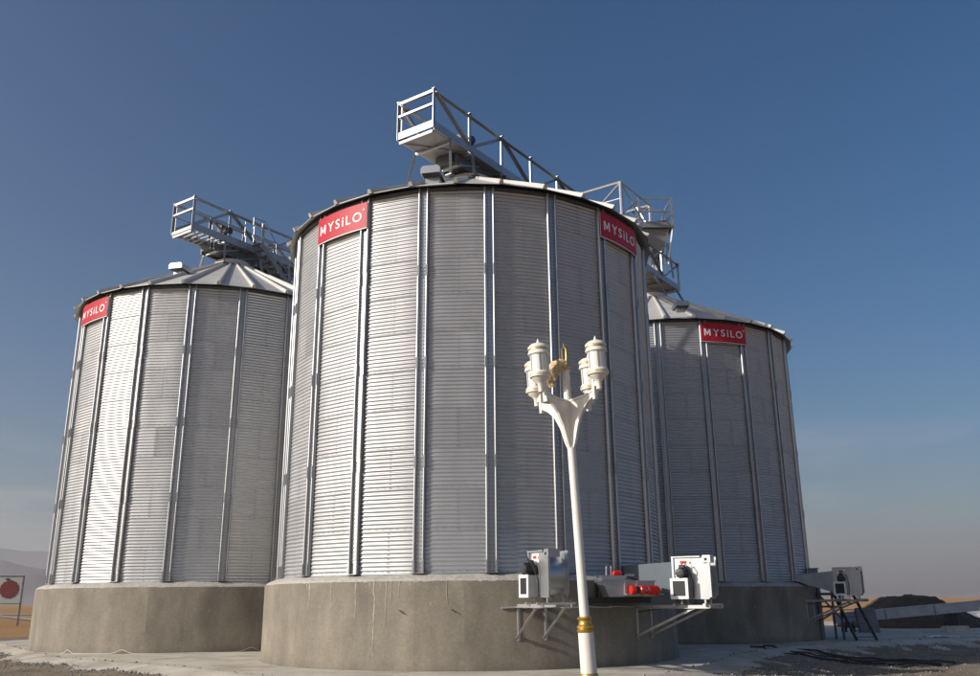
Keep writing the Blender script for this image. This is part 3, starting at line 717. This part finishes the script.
# ------------------------------------------------------------------ ventilation fans on wall brackets
def make_fan(sc_c, th, rad, zf, label, dtw=-.03, turn=R_(80), dm='duct', group='ventilation fans on wall brackets'):
    px, py = sc_c.x + rad * math.sin(th), sc_c.y - rad * math.cos(th)
    na = th - turn                                   # azimuth of plate normal
    root = empty('ventilation_fan', (px, py, zf), na, label, 'fan', group)
    inv = (Matrix.Translation((px, py, zf)) @ Matrix.Rotation(na, 4, 'Z')).inverted()
    def loc(r, t, z): return inv @ Vector((sc_c.x + r * math.sin(t), sc_c.y - r * math.cos(t), z))
    W, H, Dp = .50, 1.03, .235                        # half width, height, half depth; front plate at y = -Dp
    outline = [(-W, .02), (W * .80, .0), (W, .12), (W, H), (-W, H)]
    b = MB(); b.prism(outline, -Dp - .008, -Dp); b.build('front_plate', 'fanwhite', root)
    b = MB(); b.prism(outline, Dp, Dp + .008); b.build('back_plate', 'fanwhite', root)
    wrap = [(-W + .05, .06)] + [(.40 * math.cos(a) - .0, .48 + .44 * math.sin(a)) for a in [R_(q) for q in range(-80, 91, 12)]] + [(-W + .05, .95)]
    b = MB(); n = len(wrap); b.add([(x, -Dp, z) for x, z in wrap] + [(x, Dp, z) for x, z in wrap], [(i, i + 1, i + 1 + n, i + n) for i in range(n - 1)] + [(0, n, 2 * n - 1, n - 1)])
    me = b.mesh('scroll', 'scroll'); sharp(me, 50); place('scroll', me, root)
    for x in (-W + .03, W - .03):
        b = MB(); b.box((x, -Dp - .025, H / 2 + .02), (.05, .034, H - .06)); b.build('flange', 'fanwhite', root)
    b = MB(); b.box((-.12, -Dp - .02, H - .0), (2 * W - .25, .08, .03)); b.build('flange', 'fanwhite', root)
    b = MB(); b.box((W - .08, -Dp + .1, H - .06), (.2, .3, .18)); b.box((W - .1, -Dp - .056, H - .07), (.06, .01, .06), 1); b.build('corner_box', ['fanwhite', 'black'], root)
    # inlet box with framed opening
    b = MB(); b.box((-.24, -Dp - .145, .26), (.44, .26, .48)); ib = b.build('inlet_box', 'fanwhite', root)
    yo = -Dp - .285
    b = MB(); b.box((-.24, yo, .045), (.46, .03, .07)); b.box((-.24, yo, .475), (.46, .03, .07)); b.box((-.435, yo, .26), (.07, .03, .36)); b.box((-.045, yo, .26), (.07, .03, .36)); b.build('inlet_frame', 'white', ib)
    b = MB(); b.box((-.24, yo + .006, .26), (.32, .01, .36)); b.build('inlet_dark', 'black', ib)  # flat black sheet stands for the dark inside of the opening
    # motor lying on the inlet box
    rot = Matrix.Rotation(math.pi / 2, 3, 'X')
    b = MB(); b.lathe([(.03, -.02), (.10, 0), (.125, .03), (.125, .3), (.10, .33), (.05, .34)], 16, (-.18, -Dp - .01, .63), 0, rot)
    for q in range(10):
        a = 2 * math.pi * q / 10; b.box((-.18 + .13 * math.cos(a), -Dp - .17, .63 + .13 * math.sin(a)), (.035, .24, .012), 0, Matrix.Rotation(-a, 3, 'Y'))
    b.box((-.18, -Dp - .15, .785), (.13, .14, .1)); b.build('motor', 'motor', root)
    b = MB(); b.tube([(-.18, -Dp - .2, .83), (-.10, -Dp - .26, .9), (.02, -Dp - .2, .74), (.05, -Dp - .07, .4), (.03, -Dp - .06, .05), (.0, .05, -.1), tuple(loc(RC + .04, th - .05, zf - .3))], .012, 6); b.build('motor_cable', 'black', root, True)
    # maker's plate: white with a red bar of print
    b = MB(); b.box((-.16, -Dp - .012, .88), (.34, .008, .2)); b.box((-.19, -Dp - .018, .90), (.17, .006, .065), 1); b.box((-.02, -Dp - .018, .88), (.035, .006, .05), 1); b.build('label_plate', ['white', 'motorred'], root)
    for x in (-.3, .3):
        for y in (-.2, .2):
            b = MB(); b.beam((x, y, -.13), (x, y, .05), .045, .045, 0, (1, 0, 0)); b.build('foot', 'angle', root)
    # tapering duct into the silo wall
    q = [(-W + .06, -Dp + .03, .08), (-W + .06, Dp - .03, .08), (-W + .06, Dp - .03, .92), (-W + .06, -Dp + .03, .92)]
    tw = th + dtw
    g = [loc(RW + .02, tw - .05, 2.26), loc(RW + .02, tw + .05, 2.26), loc(RW + .02, tw + .05, 2.44), loc(RW + .02, tw - .05, 2.44)]
    b = MB(); b.add(q + g, [(0, 1, 2, 3), (4, 7, 6, 5)] + [(i, i + 4, (i + 1) % 4 + 4, (i + 1) % 4) for i in range(4)]); me = b.mesh('duct', dm); fix_normals(me); place('duct', me, root)
    # bracket: two arms cantilevered from the concrete and their braces
    ca = math.atan2(.42, rad)
    for s in (-1, 1):
        dth = s * .34
        def P(r, z): 
            bx, by = sc_c.x + r * math.sin(th), sc_c.y - r * math.cos(th)
            return inv @ Vector((bx + dth * math.cos(th), by + dth * math.sin(th), z))
        zb = zf - .17
        b = MB(); b.angle(P(RC - .02, zb - .04), P(rad + .55, zb - .04), .075, .01); b.build('bracket_arm', 'angle', root)
        b = MB(); b.angle(P(RC - .01, zb - .75), P(rad + .15, zb - .05), .06, .009); b.build('bracket_brace', 'angle', root)
        b = MB(); b.angle(P(RC + .012, zb - .8), P(RC + .012, zb), .06, .009, (0, 1, 0)); b.build('bracket_post', 'angle', root)
    for rr in (rad - .38, rad + .45):
        b = MB(); p0 = inv @ Vector((sc_c.x + rr * math.sin(th) - .45 * math.cos(th), sc_c.y - rr * math.cos(th) - .45 * math.sin(th), zf - .125)); p1 = inv @ Vector((sc_c.x + rr * math.sin(th) + .45 * math.cos(th), sc_c.y - rr * math.cos(th) + .45 * math.sin(th), zf - .125))
        b.beam(p0, p1, .08, .05); b.build('cross_bar', 'angle', root)
    return root
make_fan(C, R_(48.5), 7.72, 1.58, 'sunlit white ventilation fan on bracket at right edge of nearest silo')
make_fan(C, R_(15.0), 7.55, 1.64, 'grey ventilation fan with polished casing just left of the lamp pole', .07)
make_fan(R, R_(48.5), 7.75, 1.66, 'shaded ventilation fan on bracket beside the right silo', dm='pipe')

# small grey cabinet on the rim of the right silo
b = MB(); b.box((0, 0, .3), (.42, .34, .6)); b.box((0, -.175, .3), (.36, .01, .5)); b.box((0, -.02, .615), (.48, .42, .03)); b.box((.12, -.185, .3), (.03, .02, .08))
o = b.build('control_cabinet', 'timber', None, False, (R.x + 6.0 * math.sin(R_(62)), R.y - 6.0 * math.cos(R_(62)), 2.12), R_(62))
tag(o, 'small dark control cabinet on the concrete rim of the right silo', 'cabinet')

# ------------------------------------------------------------------ discharge conveyor with red drives at the nearest silo's foot
def make_discharge():
    root = empty('discharge_conveyor', (3.28, 22.78, 1.55), R_(17), 'grey discharge conveyor with red drive motors on the nearest silo base', 'conveyor')
    b = MB(); b.prism([(-.66, .46), (-.5, .10), (.74, .12), (.74, .46)], -.2, .2); b.build('trough', 'fanwhite', root)
    b = MB(); b.box((.04, 0, .475), (1.46, .46, .03)); b.build('cover', 'fanwhite', root)
    for x in (-.08, .25):
        b = MB(); b.box((x, -.22, .29), (.035, .03, .36)); b.build('rib', 'angle', root)
    b = MB(); b.box((0, .42, .26), (1.2, .5, .36)); b.box((.0, .5, .02), (1.7, .5, .14)); b.build('outlet_shadow_box', 'black', root)  # black boxes join trough to wall, coloured as the outlet hole's shadow
    for xx, ln, m in ((.14, .22, 'motorred'),):
        pass
    rx = Matrix.Rotation(math.pi / 2, 3, 'Y')
    b = MB(); b.lathe([(.06, 0), (.105, .01), (.115, .04), (.115, .12), (.09, .14)], 18, (.0, -.34, .26), 0, rx); b.build('gearbox', 'motorred', root)
    b = MB(); b.lathe([(.085, .14), (.09, .15), (.09, .24), (.08, .25)], 18, (.0, -.34, .26), 0, rx); b.build('coupling', 'motor', root)
    b = MB(); b.lathe([(.09, .25), (.115, .27), (.115, .36), (.09, .38)], 18, (.0, -.34, .26), 0, rx); b.build('gearbox', 'motorred', root)
    b = MB(); b.lathe([(.05, .38), (.05, .47)], 12, (.0, -.34, .26), 0, rx); b.build('shaft', 'angle', root)
    b = MB(); b.lathe([(.07, .46), (.09, .48), (.09, .76), (.07, .79), (.03, .8)], 18, (.0, -.34, .25), 0, rx)
    for q in range(12):
        a = 2 * math.pi * q / 12; b.box((.62, -.34 + .095 * math.cos(a), .25 + .095 * math.sin(a)), (.26, .03, .012), 0, Matrix.Rotation(a, 3, 'X'))
    b.build('drive_motor', 'motorred', root)
    b = MB(); b.box((.4, -.27, .16), (1.0, .16, .02)); b.build('motor_shelf', 'angle', root)
    # slide gate on top
    b = MB(); b.box((-.35, -.02, .53), (.62, .34, .06)); b.beam((-.7, -.15, .585), (-.0, -.15, .585), .05, .05); b.beam((-.7, .12, .585), (.05, .12, .585), .05, .05); b.build('slide_gate', 'fanwhite', root)
    b = MB(); b.lathe([(.05, 0), (.07, .01), (.07, .2), (.05, .22)], 14, (-.32, -.08, .66), 0, rx); b.box((-.16, -.08, .60), (.14, .12, .06)); b.build('gate_motor', 'motorred', root)
    for x in (-.46, -.34): 
        b = MB(); b.tube([(x, .02, .55), (x + .02, .02, .84)], .02, 6); b.build('gate_spindle', 'angle', root)
    b = MB(); b.box((.12, -.08, .62), (.26, .05, .05)); b.build('gate_arm', 'fanwhite', root)
make_discharge()
# grey side chute next to the lamp
b = MB()
pts = []
for a in range(8, 53, 2):
    t = R_(a); pts.append(Vector((C.x + (RC + .03) * math.sin(t), C.y - (RC + .03) * math.cos(t), 1.42 + .012 * math.sin(a * .7))))
b.tube(pts, .022, 6)
for a in (12, 24, 36, 48):
    t = R_(a); b.box((C.x + (RC + .012) * math.sin(t), C.y - (RC + .012) * math.cos(t), 1.42), (.05, .05, .07), 0, Matrix.Rotation(t, 3, 'Z'))
tag(b.build('conduit_pipe', 'angle'), 'thin grey conduit clipped along the nearest concrete base behind the lamp pole', 'conduit')

# ------------------------------------------------------------------ street lamp
def make_lamp():
    root = empty('street_lamp', (1.06, 10, 0), 0, 'white ornamental street lamp with four lanterns and gold collars', 'street lamp')
    root.rotation_euler = (0, -.0433, 0)
    P = lambda b, nm, m, par=root: place(nm, sharp(b.mesh(nm, m), 40), par)
    b = MB(); b.lathe([(.24, -.1), (.24, .10), (.2, .14), (.17, .18), (.155, .5), (.13, .58), (.105, .66), (.093, .72)], 28); P(b, 'base', 'cream')
    b = MB(); b.lathe([(.09, .70), (.098, .72), (.1, .76), (.09, .78), (.099, .80), (.099, .835), (.088, .85)], 28); P(b, 'collar', 'gold')
    b = MB(); b.lathe([(.087, .84), (.084, 1.27)], 28); P(b, 'lower_shaft', 'cream')
    b = MB(); b.lathe([(.084, 1.26), (.092, 1.27), (.093, 1.285), (.080, 1.295), (.091, 1.305), (.091, 1.325), (.076, 1.335), (.066, 1.36), (.068, 1.385), (.08, 1.395), (.083, 1.41), (.06, 1.425)], 28); P(b, 'collar', 'gold')
    b = MB(); b.lathe([(.052, 1.42), (.047, 3.2), (.046, 3.80), (.044, 3.84), (.044, 4.17), (.048, 4.18)], 24); P(b, 'shaft', 'cream')
    # broken finial: a split gilded ornament hanging off the top, a bent wire loop
    b = MB(); b.lathe([(.05, 4.17), (.062, 4.18), (.064, 4.21), (.05, 4.225), (.04, 4.25), (.02, 4.27)], 16); f = P(b, 'finial', 'gilt')
    b = MB(); pp = [(.03, -.03, 4.20), (-.05, -.05, 4.235), (-.12, -.06, 4.20), (-.17, -.07, 4.12), (-.19, -.07, 4.04), (-.165, -.07, 3.97)]
    pq = []; rq = []
    rr_ = [.035, .06, .075, .07, .055, .012]
    for i_ in range(5):
        for k_ in range(6): pq.append(Vector(pp[i_]).lerp(Vector(pp[i_ + 1]), k_ / 6)); rq.append(rr_[i_] + (rr_[i_ + 1] - rr_[i_]) * k_ / 6)
    b.tube(pq, rq, 16); me = b.mesh('broken_ornament', 'gilt')
    for v in me.vertices: v.co += Vector((noise.noise(v.co * 22), noise.noise(v.co * 22 + Vector((5, 0, 0))), noise.noise(v.co * 22 + Vector((0, 9, 0))))) * .04 + v.co.normalized() * 0 + Vector((noise.noise(v.co * 60), noise.noise(v.co * 60 + Vector((3, 0, 0))), 0)) * .018
    sharp(me, 50); place('broken_ornament', me, root)
    b = MB(); b.tube([(-.012, 0, 4.25), (-.03, 0, 4.34), (-.026, 0, 4.43), (.0, 0, 4.47), (.022, 0, 4.42), (.02, 0, 4.33), (.012, 0, 4.26)], .0085, 6); b.tube([(0, 0, 4.46), (.0, 0, 4.50)], [.013, .004], 6); P(b, 'wire_loop', 'gold')
    for i, (ax, ay) in enumerate(((-.325, -.38), (.325, -.38), (-.335, .38), (.325, .38))):
        r = math.hypot(ax, ay); rz = math.atan2(ay, ax)
        arm = place('arm', bpy.data.meshes.new('arm'), root, (0, 0, 0), rz)
        b = MB()
        top = [(.03, 3.80), (.14, 3.785), (.28, 3.80), (r - .07, 3.845)]
        bot = [(r - .07, 3.79), (.32, 3.73), (.22, 3.64), (.14, 3.50), (.08, 3.32), (.03, 3.22)]
        b.prism(top + bot, -.017, .017)
        # rolled top edge
        b.beam((.04, 0, 3.795), (.28, 0, 3.808), .055, .022); b.beam((.28, 0, 3.808), (r - .06, 0, 3.855), .055, .022)
        b.box((r - .075, 0, 3.86), (.035, .05, .24)); b.box((r - .03, 0, 3.91), (.09, .04, .05))
        old = arm.data; arm.data = b.mesh('arm', 'cream'); bpy.data.meshes.remove(old)
        lt = empty('lantern', (ax, ay, 3.70)); lt.parent = root; lt.scale = (1.08, 1.08, 1)
        Q = lambda b, nm, m: place(nm, sharp(b.mesh(nm, m), 35), lt)
        b = MB(); b.lathe([(.012, .13), (.03, .14), (.03, .22), (.05, .25), (.082, .275), (.095, .30)], 20); Q(b, 'stem', 'cream')
        b = MB(); b.lathe([(.097, .30), (.112, .305), (.115, .33), (.108, .36), (.1, .37)], 24); Q(b, 'lower_band', 'cream')
        b = MB(); b.lathe([(.112, .318), (.1165, .32), (.1165, .345), (.112, .347)], 24)
        Q(b, 'gold_trim', 'palegold')
        b = MB(); b.lathe([(.094, .365), (.094, .57)], 24); Q(b, 'glass', 'glass')
        b = MB()
        for q in range(6):
            a = 2 * math.pi * q / 6 + .5; b.box((.096 * math.cos(a), .096 * math.sin(a), .468), (.008, .010, .2), 0, Matrix.Rotation(a, 3, 'Z'))
        Q(b, 'glazing_bar', 'angle')
        b = MB(); b.lathe([(.096, .56), (.114, .57), (.114, .59), (.107, .6), (.107, .635), (.114, .645), (.11, .66), (.078, .69), (.038, .705), (.017, .715), (.012, .735), (.003, .76)], 24); Q(b, 'cap', 'cream')
        b = MB(); b.lathe([(.107, .612), (.11, .614), (.11, .63), (.107, .632)], 24); Q(b, 'gold_ring', 'gold')
make_lamp()

# ------------------------------------------------------------------ yard clutter on the right
def heap(name, m, cx, cy, rx, ry, h, seed, label, cat, tops=()):
    b = MB(); nr, na = 30, 90; vs = []
    for i in range(nr + 1):
        q = i / nr
        for j in range(na):
            a = 2 * math.pi * j / na; k = 1 + .12 * noise.noise((math.cos(a) * 2, math.sin(a) * 2, seed))
            x, y = rx * q * k * math.cos(a), ry * q * k * math.sin(a)
            z = h * min(1.0, 1.55 * (1 - q)) * (1 + .12 * noise.noise((x * .8, y * .8, seed)) ) + (.10 * noise.noise((x * 2.2, y * 2.2, seed)) + .07 * noise.noise((x * 5, y * 5, seed + 4))) * sstep(1, .8, q)
            z *= 1 - .16 * sstep(0, rx * .6, x)
            vs.append((x, y, z - .12 * (q > .95)))
    b.add(vs, [(i * na + j, i * na + (j + 1) % na, (i + 1) * na + (j + 1) % na, (i + 1) * na + j)[::-1] for i in range(nr) for j in range(na)])
    me = b.mesh(name, m, True); fix_normals(me)
    return tag(place(name, me, None, (cx, cy, -.05)), label, cat)
heap('dirt_pile', 'pile', 23.6, 52.0, 4.4, 3.4, 1.66, 3, 'large dark flat-topped heap of soil behind the inclined conveyor', 'dirt pile')
heap('lime_heap', 'chalk', 31.0, 57.5, 4.6, 3.0, .85, 6, 'low white heap lying in sunlight at the far right edge', 'heap')
heap('lime_heap', 'chalk', 41.0, 78.0, 1.3, .8, .55, 11, 'tiny distant white heap above the inclined conveyor', 'heap')

def make_yard_conveyor():
    a, q = Vector((16.6, 45, .62)), Vector((31.0, 45, 1.72))
    root = empty('yard_conveyor', (22.0, 45, 0), 0, 'long inclined grey trough conveyor lying low across the yard on the right', 'conveyor')
    o = Vector((-22.0, -45, 0)); n = 6
    for i in range(n):
        p0, p1 = a.lerp(q, i / n) + o, a.lerp(q, (i + 1) / n) + o; d = (p1 - p0).normalized() * .01
        b = MB(); b.beam(p0 + d, p1 - d, .5, .44); b.beam(p0 + d + Vector((0, 0, .225)), p1 - d + Vector((0, 0, .225)), .58, .03); b.beam(p0 + d * 3, p0 + d * 9, .6, .5); b.build('trough', 'pipe', root)
    for x in (22.2, 29.5, 17.2):
        zt = a.z + (x - a.x) * (q.z - a.z) / (q.x - a.x) - .2
        for s in (-.2, .2):
            b = MB(); b.beam((x - 22 - .18, s, 0), (x - 22 - .12, s, zt), .1, .1); b.beam((x - 22 + .25, s, 0), (x - 22 + .18, s, zt), .1, .1); b.beam((x - 22 - .16, s, zt * .5), (x - 22 + .2, s, zt * .5), .08, .08); b.build('leg', 'black', root)
    b = MB(); b.box((.12, -.3, .4), (.42, .3, .5)); b.lathe([(.12, 0), (.14, .02), (.14, .3)], 12, (-.15, -.3, .45), 0, Matrix.Rotation(math.pi / 2, 3, 'X')); b.build('drive_unit', 'black', root)
    b = MB(); b.box((1.75, -.31, .98), (.42, .03, .2)); b.build('label_plate', 'white', root)
make_yard_conveyor()
b = MB(); b.box((0, 0, .13), (1.1, .5, .3)); b.box((.02, 0, .29), (1.0, .42, .04))
tag(b.build('concrete_block', 'mortar', None, False, (21.7, 43.6, -.03), .1), 'low pale concrete block under the black conveyor leg', 'block')
for i, (x, y, rz, sx_, lab) in enumerate(((18.3, 38.2, .2, 1.0, 'crumpled white plastic sheet lying on shaded ground right of the stair'), (20.2, 38.8, -.3, .4, 'small white scrap beside the crumpled plastic sheet'))):
    b = MB(); n = 9; vs = [(sx_ * (i_ / n - .5) * 1.2, (j / n - .5) * .5 * sx_, .015 + .09 * sx_ * abs(noise.noise((i_ * .9, j * .9, i)))) for j in range(n + 1) for i_ in range(n + 1)]
    b.add(vs, [(j * (n + 1) + i_, j * (n + 1) + i_ + 1, (j + 1) * (n + 1) + i_ + 1, (j + 1) * (n + 1) + i_) for j in range(n) for i_ in range(n)])
    tag(b.build('plastic_sheet', 'white', None, True, (x, y, 0.0), rz), lab, 'plastic sheet')
# leaning stack of corrugated panels
root = empty('panel_stack', (17.7, 43.6, 0), .05, 'upright stack of grey corrugated panels between the stair and dirt heap', 'panels')
for k in range(3):
    b = MB(); n = 24
    vs = []
    for i in range(n + 1):
        x = -.45 + .95 * i / n; yy = .02 * math.sin(i * math.pi / 1.5) + k * .07
        vs += [(x, yy + .0, 0), (x, yy + .3, 1.12 - k * .03), (x, yy + .015, 0), (x, yy + .315, 1.12 - k * .03)]
    b.add(vs, [(4 * i, 4 * i + 4, 4 * i + 5, 4 * i + 1) for i in range(n)] + [(4 * i + 2, 4 * i + 3, 4 * i + 7, 4 * i + 6) for i in range(n)])
    b.build('panel', 'timber', root)
# access stair and stand beside the right silo
def make_access():
    root = empty('access_stair', (13.95, 36.4, 0), R_(4), 'dark steel access stair with landing frame beside the right silo', 'stairs')
    for x in (.15, .95):
        b = MB(); b.beam((x - .1, -.5, 0), (x - .36, .55, 1.75), .05, .12); b.build('stringer', 'darksteel', root)
    for i in range(7):
        q = (i + .5) / 7; b = MB(); b.box((.45 - .26 * q, -.5 + 1.05 * q, 1.75 * q), (.82, .2, .03)); b.build('tread', 'darksteel', root)
    for x in (-1.0, -.12):
        for y in (.2, .9):
            b = MB(); b.beam((x, y, 0), (x, y, 2.3), .07, .07, 0, (1, 0, 0)); b.build('post', 'darksteel', root)
    for z in (1.25, 1.75, 2.28):
        for y in (.2, .9):
            b = MB(); b.beam((-1.05, y + .04, z), (-.08, y + .04, z), .05, .07); b.build('rail', 'darksteel', root)
    b = MB(); b.beam((-1.0, .16, 1.72), (-.12, .16, .75), .05, .06); b.build('brace', 'darksteel', root)
    b = MB(); b.beam((-1.0, .12, .75), (-.12, .12, 1.22), .05, .06); b.build('brace', 'darksteel', root)
    b = MB(); b.box((-.56, .55, 1.70), (1.0, .8, .03)); b.build('landing', 'darksteel', root)
make_access()
# black hoses dropped on the ground in front of the right silo
hs_ = [[(9.2, 31.6), (9.9, 30.2), (11.4, 29.2), (13.0, 28.2), (13.4, 27.2)], [(8.6, 31.0), (9.6, 29.4), (11.0, 28.6), (12.4, 28.6), (13.6, 27.8)], [(9.0, 30.4), (10.4, 29.2), (11.9, 27.9), (12.3, 27.1), (11.6, 26.8)], [(10.2, 31.2), (11.2, 30.0), (12.6, 29.5), (13.8, 29.0), (14.1, 28.2)]]
labs = ['black hose snaking over gravel, nearest the right silo wall', 'black hose lying second across the shaded gravel', 'black hose curling back towards the sunlit strip', 'black hose farthest out on the shaded gravel']
for hp, lab in zip(hs_, labs):
    b = MB(); pts = []
    for i in range(len(hp) - 1):
        for k in range(6):
            p = Vector(hp[i]).lerp(Vector(hp[i + 1]), k / 6); x = p.x + .18 * math.sin(i * 2 + k); y = p.y + .14 * math.cos(i * 1.7 + k * .9)
            pts.append((x, y, max(ground_z(x, y), 0 if in_apron_dist(x, y) > .1 else -9) + .05))
    b.tube(pts, .03, 6); tag(b.build('hose', 'black', None, True), lab, 'hose', 'black hoses on the gravel')
# pale cable looping along the foot of the left silo
b = MB(); pts = []
for i in range(70):
    t = R_(-28 + i * 1.15); k = i / 70
    h = .015 + .12 * max(0, math.sin(i * .31 + 2 * math.sin(i * .09))) ** 6
    r = RC + .06 + .10 * (1 + math.sin(i * .31)); pts.append((L.x + r * math.sin(t), L.y - r * math.cos(t), h))
b.tube(pts, .006, 5); tag(b.build('cable', 'white', None, True), 'thin pale cable looping along the foot of the left silo', 'cable')
# two rebar stubs left in the wall of the nearest base
for th, z, lab in ((-15, 1.38, 'short rusty rebar hook in the concrete, left of the pair'), (-3.2, 1.40, 'short rusty rebar hook in the concrete, right of the pair')):
    t = R_(th); p = Vector((C.x + (RC - .01) * math.sin(t), C.y - (RC - .01) * math.cos(t), z)); o_ = Vector((math.sin(t), -math.cos(t), 0)); s_ = Vector((math.cos(t), math.sin(t), 0))
    b = MB(); b.tube([p, p + o_ * .05 + s_ * .02, p + o_ * .06 + s_ * .09 - Vector((0, 0, .05)), p + o_ * .05 + s_ * .15 - Vector((0, 0, .09))], .009, 5)
    tag(b.build('rebar_hook', 'pile'), lab, 'rebar', 'rebar hooks in the concrete')

# ------------------------------------------------------------------ board with the red disc
root = empty('disc_board', (-37.4, 70, 0), .1, 'white board on posts with a dark red disc, at the far left edge', 'board')
b = MB(); b.box((0, 0, 2.62), (2.9, .06, 2.02)); b.build('board', 'panel', root)
for z in (1.6, 3.64):
    b = MB(); b.beam((-1.47, -.02, z), (1.47, -.02, z), .1, .07); b.build('frame', 'darksteel', root)
for x in (-1.47, 1.47):
    b = MB(); b.beam((x, 0, 0), (x, 0, 3.66), .1, .1, 0, (1, 0, 0)); b.build('post', 'darksteel', root)
b = MB(); n = 40; b.prism([((.68 + .035 * math.cos(14 * 2 * math.pi * i / n)) * math.cos(2 * math.pi * i / n) + .52, (.66 + .035 * math.cos(14 * 2 * math.pi * i / n)) * math.sin(2 * math.pi * i / n) + 2.66) for i in range(n)], -.06, -.035); b.build('disc', 'disc', root)
b = MB(); b.box((.3, -.06, 3.42), (.22, .06, .12)); b.build('lamp_bracket', 'black', root)
# ------------------------------------------------------------------ dusty air
b = MB(); b.box((0, 500, 135), (9200, 9400, 275))
hz = b.mesh('haze', 'panel'); hz.materials.clear()
hm = bpy.data.materials.new('dusty air'); hm.use_nodes = True; t = hm.node_tree; t.nodes.clear()
pv = t.nodes.new('ShaderNodeVolumePrincipled'); pv.inputs['Color'].default_value = (.93, .94, 1., 1); pv.inputs['Density'].default_value = .00021; pv.inputs['Anisotropy'].default_value = .45
mo_ = t.nodes.new('ShaderNodeOutputMaterial'); t.links.new(pv.outputs[0], mo_.inputs['Volume'])
hz.materials.append(hm)
tag(place('haze', hz), kind='stuff')
